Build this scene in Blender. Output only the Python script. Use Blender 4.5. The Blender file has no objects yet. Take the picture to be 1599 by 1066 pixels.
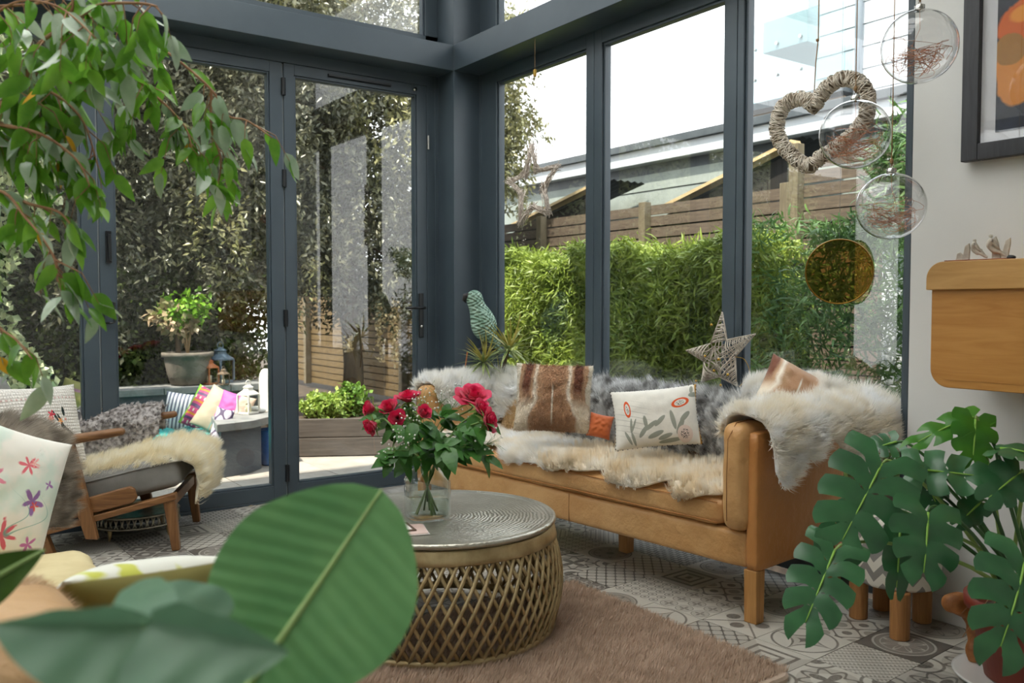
import bpy, bmesh, math, random
import numpy as np
from mathutils import Vector, Matrix, Euler

# ------------------------------------------------------------------ camera, sky, sun, exposure
SC = bpy.context.scene
C = SC.collection
PI = math.pi
YAW, PITCH, FPX = .617088, -.041769, 1359.5
CAM = Vector((-2.823, -4.483, 1.05))
cd = bpy.data.cameras.new('camera'); cam = bpy.data.objects.new('camera', cd); C.objects.link(cam)
cam.location = CAM; cam.rotation_euler = (PI/2+PITCH, 0, -YAW)
cd.sensor_width = 36; cd.lens = FPX*36/1599; cd.clip_start = .05; cd.clip_end = 200
cd.dof.use_dof = True; cd.dof.focus_distance = 3.3; cd.dof.aperture_fstop = 4.5
SC.camera = cam
SC.view_settings.view_transform = 'Standard'; SC.view_settings.look = 'None'
SC.view_settings.gamma = 1; SC.view_settings.use_curve_mapping = False
SC.view_settings.exposure = 0.5
SC.cycles.max_bounces = 10; SC.cycles.transparent_max_bounces = 24
SC.cycles.diffuse_bounces = 5; SC.cycles.glossy_bounces = 5; SC.cycles.transmission_bounces = 10
SC.cycles.caustics_reflective = False; SC.cycles.caustics_refractive = False
SC.cycles.use_denoising = True; SC.cycles.sample_clamp_indirect = 6

w = bpy.data.worlds.new('sky'); SC.world = w; w.use_nodes = True
nt = w.node_tree; bg = nt.nodes['Background']
tc = nt.nodes.new('ShaderNodeTexCoord'); sp = nt.nodes.new('ShaderNodeSeparateXYZ')
rp = nt.nodes.new('ShaderNodeValToRGB')
nt.links.new(tc.outputs['Generated'], sp.inputs[0]); nt.links.new(sp.outputs['Z'], rp.inputs[0])
rp.color_ramp.elements[0].color = (1, 1, 1, 1); rp.color_ramp.elements[0].position = .05
rp.color_ramp.elements[1].color = (.80, .90, 1, 1); rp.color_ramp.elements[1].position = .9
nt.links.new(rp.outputs[0], bg.inputs[0]); bg.inputs[1].default_value = 2.3
sd = bpy.data.lights.new('sun', 'SUN'); sun = bpy.data.objects.new('sun', sd); C.objects.link(sun)
sd.energy = 6.5; sd.angle = math.radians(1.5); sd.color = (1, .93, .80)
sun.rotation_euler = Vector((.45, .10, -.88)).to_track_quat('-Z', 'Y').to_euler()

# ------------------------------------------------------------------ measuring helpers (pixels of the photograph to points in the room)
_fw = Vector((math.sin(YAW)*math.cos(PITCH), math.cos(YAW)*math.cos(PITCH), math.sin(PITCH)))
_r = Vector((math.cos(YAW), -math.sin(YAW), 0)); _u = _r.cross(_fw)
def ray(x, y): return (x-799.5)/FPX*_r-(y-533)/FPX*_u+_fw
def at_z(x, y, z=0): d = ray(x, y); return CAM+d*((z-CAM.z)/d.z)
def at_x(x, y, X=0): d = ray(x, y); return CAM+d*((X-CAM.x)/d.x)
def at_y(x, y, Y=0): d = ray(x, y); return CAM+d*((Y-CAM.y)/d.y)
def at_d(x, y, D): return CAM+ray(x, y)*D
STH = math.radians(5.47); SO = Vector((-.547, -2.657, 0))
SM = Matrix.Translation(SO) @ Matrix.Rotation(STH, 4, 'Z'); SMI = SM.inverted()
def sofa_front(x, y, xl=0):      # point on the plane local x = xl, in the sofa's own axes
    n = Vector((math.cos(STH), math.sin(STH), 0)); d = ray(x, y); o = SO+n*xl
    return SMI @ (CAM+d*((o-CAM).dot(n)/d.dot(n)))
def sofa_z(x, y, z): return SMI @ at_z(x, y, z)

# ------------------------------------------------------------------ object helpers
def lin(h):
    if not isinstance(h, str): return tuple(h)[:3]
    o = []
    for i in (1, 3, 5):
        c = int(h[i:i+2], 16)/255
        o.append(c/12.92 if c <= .04045 else ((c+.055)/1.055)**2.4)
    return tuple(o)
def tag(o, label=None, cat=None, group=None, kind=None):
    if label: o['label'] = label
    if cat: o['category'] = cat
    if group: o['group'] = group
    if kind: o['kind'] = kind
    return o
def empty(name, loc=(0, 0, 0), rz=0, label=None, cat=None, group=None, mw=None):
    o = bpy.data.objects.new(name, None); C.objects.link(o); o.empty_display_size = .05
    if mw is not None: o.matrix_world = mw
    else: o.location = loc; o.rotation_euler = (0, 0, rz)
    return tag(o, label, cat, group)
def link(name, me, parent=None, m=None):
    o = bpy.data.objects.new(name, me); C.objects.link(o)
    if parent is not None: o.parent = parent
    if m is not None: me.materials.append(m)
    return o
def fast_mesh(name, V, F, smooth=True):
    V = np.asarray(V, dtype=np.float32).reshape(-1, 3); F = np.asarray(F, dtype=np.int32)
    me = bpy.data.meshes.new(name); k = F.shape[1]; n = len(F)
    me.vertices.add(len(V)); me.vertices.foreach_set('co', V.ravel())
    me.loops.add(n*k); me.loops.foreach_set('vertex_index', F.ravel())
    me.polygons.add(n); me.polygons.foreach_set('loop_start', np.arange(0, n*k, k, dtype=np.int32))
    try: me.polygons.foreach_set('loop_total', np.full(n, k, dtype=np.int32))
    except Exception: pass
    me.polygons.foreach_set('use_smooth', np.full(n, smooth))
    me.update(calc_edges=True); return me
def rot_to(d, up=(0, 0, 1)):     # matrix whose Z axis is d
    z = Vector(d).normalized(); u = Vector(up)
    if abs(z.dot(u.normalized())) > .98: u = Vector((1, 0, 0))
    x = u.cross(z).normalized(); y = z.cross(x)
    return Matrix((x, y, z)).transposed()
def frame(c, normal, roll=0, up=(0, 0, 1)):   # local -Y looks along normal, local Z is up
    n = Vector(normal).normalized(); u = Vector(up); x = (-n).cross(u).normalized(); z = x.cross(-n)
    M = Matrix((x, -n, z)).transposed().to_4x4()
    return Matrix.Translation(c) @ M @ Matrix.Rotation(roll, 4, 'Y')

class MB:
    def __init__(s): s.v = []; s.f = []
    def add(s, V, F, M=None):
        k = len(s.v)
        s.v += [tuple(M @ Vector(p)) for p in V] if M is not None else [tuple(p) for p in V]
        s.f += [tuple(i+k for i in f) for f in F]; return s
    def box(s, c, d, M=None):
        x, y, z = d[0]/2, d[1]/2, d[2]/2
        V = [(c[0]+a*x, c[1]+b*y, c[2]+e*z) for a in (-1, 1) for b in (-1, 1) for e in (-1, 1)]
        return s.add(V, [(0, 1, 3, 2), (4, 6, 7, 5), (0, 4, 5, 1), (2, 3, 7, 6), (0, 2, 6, 4), (1, 5, 7, 3)], M)
    def span(s, a, b): return s.box([(a[i]+b[i])/2 for i in range(3)], [abs(b[i]-a[i]) for i in range(3)])
    def bar(s, a, b, w, h, up=(0, 0, 1)):      # a beam from a to b
        a, b = Vector(a), Vector(b); M = Matrix.Translation((a+b)/2) @ rot_to(b-a, up).to_4x4()
        return s.box((0, 0, 0), (w, h, (b-a).length), M)
    def tube(s, P, R, n=8, caps=True, closed=False):
        P = [Vector(p) for p in P]; m = len(P)
        if not hasattr(R, '__len__'): R = [R]*m
        V = []; up = None
        for i, p in enumerate(P):
            t = (P[(i+1) % m]-P[i-1]) if closed else (P[min(i+1, m-1)]-P[max(i-1, 0)])
            if t.length < 1e-9: t = Vector((0, 0, 1))
            t.normalize()
            if up is None: up = Vector((0, 0, 1)) if abs(t.z) < .9 else Vector((1, 0, 0))
            x = (up-t*up.dot(t))
            x = x.normalized() if x.length > 1e-6 else t.orthogonal().normalized()
            up = x; y = t.cross(x)
            for k in range(n):
                a = 2*PI*k/n; V.append(p+(x*math.cos(a)+y*math.sin(a))*R[i])
        F = []
        for i in range(m if closed else m-1):
            j = (i+1) % m
            for k in range(n): F.append((i*n+k, i*n+(k+1) % n, j*n+(k+1) % n, j*n+k))
        if caps and not closed: F += [tuple(range(n))[::-1], tuple(range((m-1)*n, m*n))]
        return s.add(V, F)
    def lathe(s, prof, n=32, c=(0, 0, 0), M=None, closed=False):
        V = []; m = len(prof)
        for r, z in prof:
            for k in range(n): a = 2*PI*k/n; V.append((c[0]+r*math.cos(a), c[1]+r*math.sin(a), c[2]+z))
        F = []
        for i in range(m if closed else m-1):
            j = (i+1) % m
            for k in range(n): F.append((i*n+k, i*n+(k+1) % n, j*n+(k+1) % n, j*n+k))
        if not closed:
            if prof[0][0] > 1e-4: F.append(tuple(range(n))[::-1])
            if prof[-1][0] > 1e-4: F.append(tuple(range((m-1)*n, m*n)))
        return s.add(V, F, M)
    def ball(s, c, r, n=12, sc=(1, 1, 1)):
        m = max(4, n//2)
        k = len(s.v); s.lathe([(max(1e-5, math.sin(PI*i/m)), -math.cos(PI*i/m)) for i in range(m+1)], n)
        for i in range(k, len(s.v)):
            q = s.v[i]; s.v[i] = (c[0]+q[0]*r*sc[0], c[1]+q[1]*r*sc[1], c[2]+q[2]*r*sc[2])
        return s
    def prism(s, pts, y0, y1, M=None):   # outline in x,z extruded along y
        n = len(pts); V = [(x, y0, z) for x, z in pts]+[(x, y1, z) for x, z in pts]
        F = [tuple(range(n)), tuple(range(n, 2*n))[::-1]]+[(i, n+i, n+(i+1) % n, (i+1) % n) for i in range(n)]
        return s.add(V, F, M)
    def mesh(s, name='m', smooth=True):
        me = bpy.data.meshes.new(name); me.from_pydata(s.v, [], s.f)
        if smooth: me.polygons.foreach_set('use_smooth', [True]*len(me.polygons))
        me.update(); return me
    def build(s, name, m, parent=None, smooth=False, bevel=0, loc=None, rot=None, sub=0, mw=None, seg=2, fix=True):
        me = s.mesh(name, smooth or bevel > 0)
        if fix:
            bm = bmesh.new(); bm.from_mesh(me); bmesh.ops.recalc_face_normals(bm, faces=bm.faces); bm.to_mesh(me); bm.free()
        o = link(name, me, parent, m)
        if loc: o.location = loc
        if rot: o.rotation_euler = rot
        if mw is not None: o.matrix_world = mw
        if bevel:
            b = o.modifiers.new('b', 'BEVEL'); b.width = bevel; b.segments = seg; b.limit_method = 'ANGLE'; b.angle_limit = .6; b.harden_normals = False
            me.polygons.foreach_set('use_smooth', [True]*len(me.polygons))
            e = o.modifiers.new('w', 'WEIGHTED_NORMAL'); e.keep_sharp = True
        if sub:
            d = o.modifiers.new('s', 'SUBSURF'); d.levels = sub; d.render_levels = sub
        return o

def sheet(fn, nu, nv):
    V = np.array([fn(i/nu, j/nv) for i in range(nu+1) for j in range(nv+1)], dtype=float)
    F = [(i*(nv+1)+j, (i+1)*(nv+1)+j, (i+1)*(nv+1)+j+1, i*(nv+1)+j+1) for i in range(nu) for j in range(nv)]
    return V, np.array(F)
def wob(p, s=1, k=0):    # cheap smooth noise
    x, y, z = p[0]*s+k*1.7, p[1]*s-k*2.3, p[2]*s+k
    return (math.sin(x*1.7+math.sin(y*2.3+z))+math.sin(y*1.9+math.sin(z*2.1+x*1.3))+math.sin(z*2.3+math.sin(x*1.9-y)))/3
def puff(d, r, pf=(0, 0, 0), n=10, wr=0, ws=14, k=0):   # soft upholstered block centred on 0
    V = []; F = []; idx = {}
    hx, hy, hz = d[0]/2, d[1]/2, d[2]/2
    def vert(q):
        key = tuple(round(c, 4) for c in q)
        if key in idx: return idx[key]
        x, y, z = q
        p = Vector((x*hx, y*hy, z*hz))
        c = Vector((max(-hx+r, min(hx-r, p.x)), max(-hy+r, min(hy-r, p.y)), max(-hz+r, min(hz-r, p.z))))
        e = p-c
        if e.length > 1e-7: p = c+e.normalized()*r
        p.x += pf[0]*x*(1-y*y)*(1-z*z); p.y += pf[1]*y*(1-x*x)*(1-z*z); p.z += pf[2]*z*(1-x*x)*(1-y*y)
        if wr: nrm = Vector((x, y, z)).normalized(); p += nrm*wr*wob(p, ws, k)
        idx[key] = len(V); V.append(tuple(p)); return idx[key]
    ax = [(0, 1, 2), (1, 2, 0), (2, 0, 1)]
    g = [math.sin((i/n-.5)*PI)*.35+(2*i/n-1)*.65 for i in range(n+1)]
    for a, b, c in ax:
        for sgn in (-1, 1):
            for i in range(n):
                for j in range(n):
                    q = []
                    for u, v in ((g[i], g[j]), (g[i+1], g[j]), (g[i+1], g[j+1]), (g[i], g[j+1])):
                        t = [0, 0, 0]; t[a] = u; t[b] = v; t[c] = sgn; q.append(vert(t))
                    F.append(tuple(q) if sgn > 0 else tuple(q[::-1]))
    m = MB(); m.v = V; m.f = F; return m
def pillow(w, h, t, n=26, pinch=.06, wr=.004, k=0, bow=0):
    V = []; idx = {}; F = []
    def vid(i, j, sd):
        e = i in (0, n) or j in (0, n); key = (i, j, 0 if e else sd)
        if key in idx: return idx[key]
        u, v = 2*i/n-1, 2*j/n-1
        u = math.sin(u*PI/2)*.4+u*.6; v = math.sin(v*PI/2)*.4+v*.6
        x = u*w/2*(1-pinch*(1-v*v)*abs(u)**3); z = v*h/2*(1-pinch*(1-u*u)*abs(v)**3)
        th = t/2*((1-abs(u)**2.6)**.62)*((1-abs(v)**2.6)**.62)
        th += wr*wob((u*3, v*3, sd), 2.2, k)*(1-u*u)*(1-v*v)+wr*.8*abs(math.sin(9*(u-v)+k))*(abs(u*v))*(1-u*u)**.5*(1-v*v)**.5
        y = -sd*th+bow*(u*u)
        idx[key] = len(V); V.append((x, y, z)); return idx[key]
    for sd in (1, -1):
        for i in range(n):
            for j in range(n):
                q = (vid(i, j, sd), vid(i+1, j, sd), vid(i+1, j+1, sd), vid(i, j+1, sd))
                F.append(q if sd > 0 else q[::-1])
    m = MB(); m.v = V; m.f = F; return m

def fur(name, V, F, n, length, width, m, parent, lay=(0, 0, -1), flat=.6, jit=.35, clump=.02, cl=.6, curl=0, seed=0, sag=.3, flip=False):
    rng = np.random.default_rng(seed); V = np.asarray(V, float); F = np.asarray(F)
    T = np.concatenate([F[:, [0, 1, 2]], F[:, [0, 2, 3]]]) if F.shape[1] == 4 else F
    A, B, D = V[T[:, 0]], V[T[:, 1]], V[T[:, 2]]
    N = np.cross(B-A, D-A); ar = np.linalg.norm(N, axis=1); N /= ar[:, None]+1e-12
    if flip: N = -N
    i = rng.choice(len(T), n, p=ar/ar.sum()); a, b = rng.random(n), rng.random(n)
    q = a+b > 1; a[q] = 1-a[q]; b[q] = 1-b[q]
    P = A[i]+(B[i]-A[i])*a[:, None]+(D[i]-A[i])*b[:, None]; N = N[i]
    lay = np.array(lay, float); L = length*(.7+.6*rng.random(n))[:, None]
    cell = np.floor(P/clump+rng.random(3)*5).astype(int); h = (cell[:, 0]*73856093 ^ cell[:, 1]*19349663 ^ cell[:, 2]*83492791) & 0xffff
    tab = np.random.default_rng(seed+1).normal(size=(65536, 3))
    d = N*(1-flat)+lay*flat+rng.normal(size=(n, 3))*jit*(1-cl)+tab[h]*jit*cl
    d -= N*np.minimum(0, (d*N).sum(1)-.08)[:, None]
    d /= np.linalg.norm(d, axis=1)[:, None]
    ctr = (cell+.5)*clump
    side = np.cross(d, rng.normal(size=(n, 3))); side /= np.linalg.norm(side, axis=1)[:, None]
    c2 = tab[(h*7+3) & 0xffff]*curl
    p1 = P+d*L*.5+c2*L*.3; e = d+np.array([0, 0, -1.])*sag*.6+c2
    e /= np.linalg.norm(e, axis=1)[:, None]
    p2 = p1+e*L*.5; p2 += (ctr-P)*cl*.35
    w_ = side*width*.5
    W = np.stack([P-w_, P+w_, p1+w_*.9, p1-w_*.9, p2], 1).reshape(-1, 3)
    k = np.arange(n)*5
    Fq = np.concatenate([np.stack([k, k+1, k+2], 1), np.stack([k, k+2, k+3], 1), np.stack([k+3, k+2, k+4], 1)])
    me = fast_mesh(name, W, Fq, True); o = link(name, me, parent, m); o['kind'] = 'stuff'; return o

def scatter(name, tv, tf, P, D, N, S, m, parent=None, stuff=True):
    # copies of a small leaf shape: tip along D, face along N
    P, D, N = (np.asarray(a, float) for a in (P, D, N)); S = np.asarray(S, float)
    D = D/np.linalg.norm(D, axis=1)[:, None]; X = np.cross(D, N); X /= np.linalg.norm(X, axis=1)[:, None]+1e-9; Z = np.cross(X, D)
    tv = np.asarray(tv, float); n = len(P); k = len(tv)
    W = P[:, None, :]+S[:, None, None]*(tv[None, :, 0:1]*X[:, None, :]+tv[None, :, 1:2]*D[:, None, :]+tv[None, :, 2:3]*Z[:, None, :])
    tf = np.asarray(tf); Fc = (tf[None]+(np.arange(n)*k)[:, None, None]).reshape(-1, tf.shape[1])
    me = fast_mesh(name, W.reshape(-1, 3), Fc, True); o = link(name, me, parent, m)
    if stuff: o['kind'] = 'stuff'
    return o
LEAF4 = ([(0, 0, 0), (-.32, .45, .06), (0, .5, -.04), (.32, .45, .06), (0, 1, -.05)], [(0, 2, 1), (0, 3, 2), (1, 2, 4), (2, 3, 4)])
LEAFN = ([(0, 0, 0), (-.2, .42, .05), (0, .5, -.04), (.2, .42, .05), (0, 1, -.05)], [(0, 2, 1), (0, 3, 2), (1, 2, 4), (2, 3, 4)])
BLADE = ([(-.06, 0, 0), (.06, 0, 0), (.07, .5, .05), (-.07, .5, .05), (0, 1, -.12)], [(0, 1, 2), (0, 2, 3), (3, 2, 4)])

# ------------------------------------------------------------------ procedural materials
NT = [None]
def _n(t): return NT[0].nodes.new(t)
class Ex:
    def __init__(s, v): s.v = v
    def __add__(a, b): return mth('ADD', a, b)
    __radd__ = __add__
    def __sub__(a, b): return mth('SUBTRACT', a, b)
    def __rsub__(a, b): return mth('SUBTRACT', b, a)
    def __mul__(a, b): return mth('MULTIPLY', a, b)
    __rmul__ = __mul__
    def __truediv__(a, b): return mth('DIVIDE', a, b)
    def __neg__(a): return mth('MULTIPLY', a, -1)
def put(sock, v):
    if isinstance(v, Ex): NT[0].links.new(v.v, sock)
    elif hasattr(v, 'is_linked'): NT[0].links.new(v, sock)
    else: sock.default_value = v
def mth(op, *a, clamp=False):
    nd = _n('ShaderNodeMath'); nd.operation = op; nd.use_clamp = clamp
    for i, v in enumerate(a): put(nd.inputs[i], v)
    return Ex(nd.outputs[0])
sin_ = lambda a: mth('SINE', a)
cos_ = lambda a: mth('COSINE', a)
abs_ = lambda a: mth('ABSOLUTE', a)
fr_ = lambda a: mth('FRACT', a)
def mx(*a):
    r = a[0]
    for b in a[1:]: r = mth('MAXIMUM', r, b)
    return r
def mn(*a):
    r = a[0]
    for b in a[1:]: r = mth('MINIMUM', r, b)
    return r
def ln(x, y): return mth('SQRT', x*x+y*y)
def lt(a, e, s=.03): return mth('MULTIPLY', mth('SUBTRACT', e, a), 1/s, clamp=True) if not isinstance(a, float) else 0
def band(a, c, w_, s=.03): return lt(abs_(a-c), w_, s)
def coords(kind='Object'):
    t = _n('ShaderNodeTexCoord'); s = _n('ShaderNodeSeparateXYZ'); NT[0].links.new(t.outputs[kind], s.inputs[0])
    return Ex(s.outputs[0]), Ex(s.outputs[1]), Ex(s.outputs[2]), t.outputs[kind]
def noise(vec, scale, detail=3, rough=.55, dist=0):
    nd = _n('ShaderNodeTexNoise'); put(nd.inputs['Scale'], scale); nd.inputs['Detail'].default_value = detail
    nd.inputs['Roughness'].default_value = rough; nd.inputs['Distortion'].default_value = dist
    if vec is not None: NT[0].links.new(vec, nd.inputs['Vector'])
    return Ex(nd.outputs[0])
def stretch(vec, s):
    nd = _n('ShaderNodeVectorMath'); nd.operation = 'MULTIPLY'; NT[0].links.new(vec, nd.inputs[0]); nd.inputs[1].default_value = s; return nd.outputs[0]
def mix(f, a, b):
    nd = _n('ShaderNodeMix'); nd.data_type = 'RGBA'; put(nd.inputs[0], f)
    for i, v in ((6, a), (7, b)):
        if isinstance(v, (str, tuple)): nd.inputs[i].default_value = (*lin(v), 1)
        else: NT[0].links.new(v, nd.inputs[i])
    return nd.outputs[2]
def contrast(x, lo, hi): return mth('MULTIPLY', x-lo, 1/(hi-lo), clamp=True)
MATS = {}
def mat(name, col, col2=None, scale=8, rough=.6, metal=0, bump=0, bscale=40, st=(1, 1, 1), lo=.35, hi=.65, spec=None,
        sheen=0, transl=0, coat=0, fn=None, bfn=None, dist=0, rpi=False, emis=None, detail=4):
    if name in MATS: return MATS[name]
    m = bpy.data.materials.new(name); m.use_nodes = True; t = m.node_tree; NT[0] = t
    b = t.nodes['Principled BSDF']; x, y, z, vec = coords(); sv = stretch(vec, st)
    if fn: cs = fn(x, y, z, vec)
    elif col2:
        f = contrast(noise(sv, scale, detail, dist=dist), lo, hi)
        if rpi:
            g = _n('ShaderNodeNewGeometry'); f = mth('ADD', f*.45, Ex(g.outputs['Random Per Island'])*.55, clamp=True)
        cs = mix(f, col, col2)
    else: cs = None
    if cs is None: b.inputs['Base Color'].default_value = (*lin(col), 1)
    else: t.links.new(cs, b.inputs['Base Color'])
    b.inputs['Roughness'].default_value = rough; b.inputs['Metallic'].default_value = metal
    if spec is not None: b.inputs['Specular IOR Level'].default_value = spec
    if sheen: b.inputs['Sheen Weight'].default_value = sheen
    if coat: b.inputs['Coat Weight'].default_value = coat; b.inputs['Coat Roughness'].default_value = .25
    if emis: b.inputs['Emission Color'].default_value = (*lin(emis[0]), 1); b.inputs['Emission Strength'].default_value = emis[1]
    if bump or bfn:
        bn = _n('ShaderNodeBump'); bn.inputs['Strength'].default_value = bump or .3; bn.inputs['Distance'].default_value = .01
        h = bfn(x, y, z, vec) if bfn else noise(sv, bscale, 4)
        put(bn.inputs['Height'], h); t.links.new(bn.outputs[0], b.inputs['Normal'])
    if transl:
        out = t.nodes['Material Output']; tr = _n('ShaderNodeBsdfTranslucent'); ms = _n('ShaderNodeMixShader'); ms.inputs[0].default_value = transl
        if cs is None: tr.inputs[0].default_value = (*lin(col), 1)
        else: t.links.new(cs, tr.inputs[0])
        t.links.new(b.outputs[0], ms.inputs[1]); t.links.new(tr.outputs[0], ms.inputs[2]); t.links.new(ms.outputs[0], out.inputs[0])
    MATS[name] = m; return m
def pane_mat(name, tint=(.93, .96, .95), gain=2.0, ior=1.5, clear=1.0):
    m = bpy.data.materials.new(name); m.use_nodes = True; t = m.node_tree; NT[0] = t
    t.nodes.remove(t.nodes['Principled BSDF']); out = t.nodes['Material Output']
    g = _n('ShaderNodeNewGeometry'); dp = _n('ShaderNodeVectorMath'); dp.operation = 'DOT_PRODUCT'
    t.links.new(g.outputs['Normal'], dp.inputs[0]); t.links.new(g.outputs['Incoming'], dp.inputs[1])
    c = abs_(Ex(dp.outputs['Value'])); k = 1-c; k5 = k*k*k*k*k
    F0 = ((ior-1)/(ior+1))**2
    f = mth('MULTIPLY', k5*(1-F0)+F0, gain, clamp=True)
    tr = _n('ShaderNodeBsdfTransparent'); tr.inputs[0].default_value = (*tint, 1)
    gl = _n('ShaderNodeBsdfGlossy'); gl.inputs['Roughness'].default_value = 0.0
    ms = _n('ShaderNodeMixShader'); put(ms.inputs[0], f); t.links.new(tr.outputs[0], ms.inputs[1]); t.links.new(gl.outputs[0], ms.inputs[2])
    t.links.new(ms.outputs[0], out.inputs[0]); return m
def glass_mat(name, col=(1, 1, 1), ior=1.45, rough=0):
    m = bpy.data.materials.new(name); m.use_nodes = True; b = m.node_tree.nodes['Principled BSDF']
    b.inputs['Base Color'].default_value = (*col, 1); b.inputs['Transmission Weight'].default_value = 1
    b.inputs['Roughness'].default_value = rough; b.inputs['IOR'].default_value = ior; return m
def wood(name, a, b, ax=0, rough=.45, sc=6, bump=.08):
    st = [14, 14, 14]; st[ax] = 1.2
    return mat(name, a, b, scale=sc, rough=rough, st=tuple(st), bump=bump, bscale=sc*1.5, lo=.3, hi=.7, dist=.6)
# ------------------------------------------------------------------ materials shared
M_FRAME = mat('grey_frame_paint', '#404b54', '#46525b', scale=3, rough=.38, spec=.5)
M_BLACK = mat('black_metal', '#15171a', '#1e2124', rough=.35)
M_GLASS = pane_mat('window_glass', (.95, .97, .96), 2.7)
M_WALL = mat('white_wall_paint', '#d6d6d4', '#dbdbd9', scale=2, rough=.8, bump=.03, bscale=120)
M_CEIL = mat('white_ceiling_paint', '#e6e6e4', '#ebebe9', scale=2, rough=.85)
M_CHROME = mat('brushed_nickel', '#b9b7b1', '#cfcdc8', rough=.25, metal=1)

# ------------------------------------------------------------------ floor of patterned tiles
def tile_fn(k, dark, lightc, midc):
    def fn(x, y, z, vec):
        H = .1035; x = x/H; y = y/H
        R = ln(x, y); th = mth('ARCTAN2', y, x)
        if k == 0:
            a, b = fr_(x*2.5+.5)-.5, fr_(y*2.5+.5)-.5; r = ln(a, b); m = mx(band(r, .36, .06), lt(r, .14)); d = lt(r, .25)*.4
        elif k == 1:
            m = mx(band(R, .86, .05), band(R, .30+.3*cos_(th*8), .07), lt(R, .18), band(R, .66, .03)); d = lt(R, .82)
        elif k == 2:
            a, b = abs_(fr_((x+y)*2)-.5), abs_(fr_((x-y)*2)-.5); m = mx(lt(a, .08), lt(b, .08)); d = lt(a+b, .3)
        elif k == 3:
            f = cos_(x*PI*2)+cos_(y*PI*2); m = mx(band(f, .1, .28, .1), lt(f, -1.5, .1)); d = lt(2-f, .8, .1)
        elif k == 4:
            a = abs_(x); b = abs_(y); r2 = ln(a-1, b-1)
            m = mx(lt(R, .38+.22*cos_(th*4)), band(R, .66+.14*cos_(th*8), .07), lt(r2, .3), band(r2, .55, .06)); d = band(R, .66, .2)*.5
        elif k == 5:
            f = cos_(x*PI*5)*cos_(y*PI*5); m = mx(lt(-f, -.12, .12), lt(f, -.75, .1)); d = lt(f, -.3, .2)*.6
        elif k == 6:
            f = sin_(x*40)*sin_(y*40)+sin_((x+y)*23)*.6; m = lt(-f, .05, .4)*.75; d = band(x-y, .0, .5)*.2
        elif k == 7:
            a, b = mth('SQRT', abs_(x)), mth('SQRT', abs_(y)); s = a+b; m = mx(band(s, 1.0, .07), lt(s, .62), band(R, .95, .05)); d = lt(s, .95)*.5
        elif k == 8:
            a, b = abs_(x), abs_(y); q = mx(a, b); s = sin_(R*13-cos_(th*4)*2.2); m = mx(lt(-s, -.35, .2)*lt(q, .86), band(q, .93, .03)); d = lt(s, -.6, .2)
        elif k == 9:
            a, b = fr_(x*1.5+.5)-.5, fr_(y*1.5+.5)-.5; r = ln(a, b); t2 = mth('ARCTAN2', b, a)
            m = mx(lt(r, .16+.16*cos_(t2*4)), band(r, .44, .035)); d = lt(r, .42)*.45
        elif k == 10:
            a, b = abs_(x), abs_(y); m = mx(band(mth('ABSOLUTE', a-b), .0, .06), lt(ln(a-.55, b), .24), lt(ln(a, b-.55), .24), lt(R, .14)); d = lt(a+b, .9)*.4
        else:
            q = mx(abs_(x), abs_(y)); f = fr_(q*3.2); m = mx(lt(f, .4, .05), lt(R, .1))*lt(q, .95); d = lt(abs_(x)-abs_(y), 0.0, .05)*.5
        wear = contrast(noise(vec, 18, 4), .3, .75); fine = contrast(noise(vec, 160, 2), .35, .7)
        c = mix(mth('MULTIPLY', d, .9, clamp=True), lightc, midc); c = mix(mth('MULTIPLY', m, fine*.25+.72, clamp=True), c, dark)
        return mix(wear*.16, c, '#a29d94')
    return fn
floor = MB().span((-4.8, -6.6, -.12), (.02, .02, -.012)).build('floor', mat('grey_grout', '#8f8b84', '#a19c94', rough=.9))
tag(floor, 'indoor floor of grey and white patterned encaustic tiles', kind='structure')
T = .212; trng = random.Random(5)
tmesh = []
pal = [('#b4afa6', '#5b554f', '#7d766f'), ('#3f3b38', '#aca79e', '#77726b'), ('#534c45', '#bdb8ae', '#8e877d')]
for k in range(12):
    for j, (dk, lt_, md) in enumerate(pal):
        if (j == 0 and k not in (1, 3, 5, 9)) or (j == 1 and k in (3, 7, 9)): continue
        me = MB().box((0, 0, 0), (T-.0025, T-.0025, .012)).mesh('tile', False)
        me.materials.append(mat('tile_pattern_%d_%d' % (k, j), dk, rough=.42, spec=.35, fn=tile_fn(k, dk, lt_, md))); tmesh.append(me)
ang = math.radians(3.6); ca, sa = math.cos(ang), math.sin(ang); seen = []
for i in range(-16, 7):
    for j in range(-9, 16):
        a, b = (i+.5)*T, (j+.5)*T
        X, Y = -.63+a*ca-b*sa, -2.72+a*sa+b*ca
        if not (-2.75 < X < -.08 and -3.5 < Y < -.09): continue
        if X < -.55-.0 and Y < -3.2: continue
        D = (Vector((X, Y, 0))-CAM).dot(_fw)
        if D < 1.9: continue
        seen.append((-D if X > -1 else D, X, Y))
seen = [s for s in seen]
for k, (_, X, Y) in enumerate(sorted(seen)[:298]):
    o = link('tile', trng.choice(tmesh), floor); o.location = (X, Y, -.006+trng.uniform(-.0006, .0004))
    o.rotation_euler = (0, 0, ang+PI/2*trng.randrange(4))
# the rest of the floor beyond the limit, off to the sides
mrest = MB()
for i in range(-22, 8):
    for j in range(-20, 17):
        a, b = (i+.5)*T, (j+.5)*T; X, Y = -.63+a*ca-b*sa, -2.72+a*sa+b*ca
        if not (-4.7 < X < -.0 and -6.4 < Y < 0): continue
        if any(abs(s[1]-X) < .01 and abs(s[2]-Y) < .01 for s in seen): continue
        mrest.box((0, 0, 0), (T-.0025, T-.0025, .012), Matrix.Translation((X, Y, -.006)) @ Matrix.Rotation(ang, 4, 'Z'))
o = mrest.build('outer_tiling', mat('tile_plain', '#8f8a83', '#bdb9b1', scale=9, rough=.45), floor, fix=False); o['kind'] = 'stuff'

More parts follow.
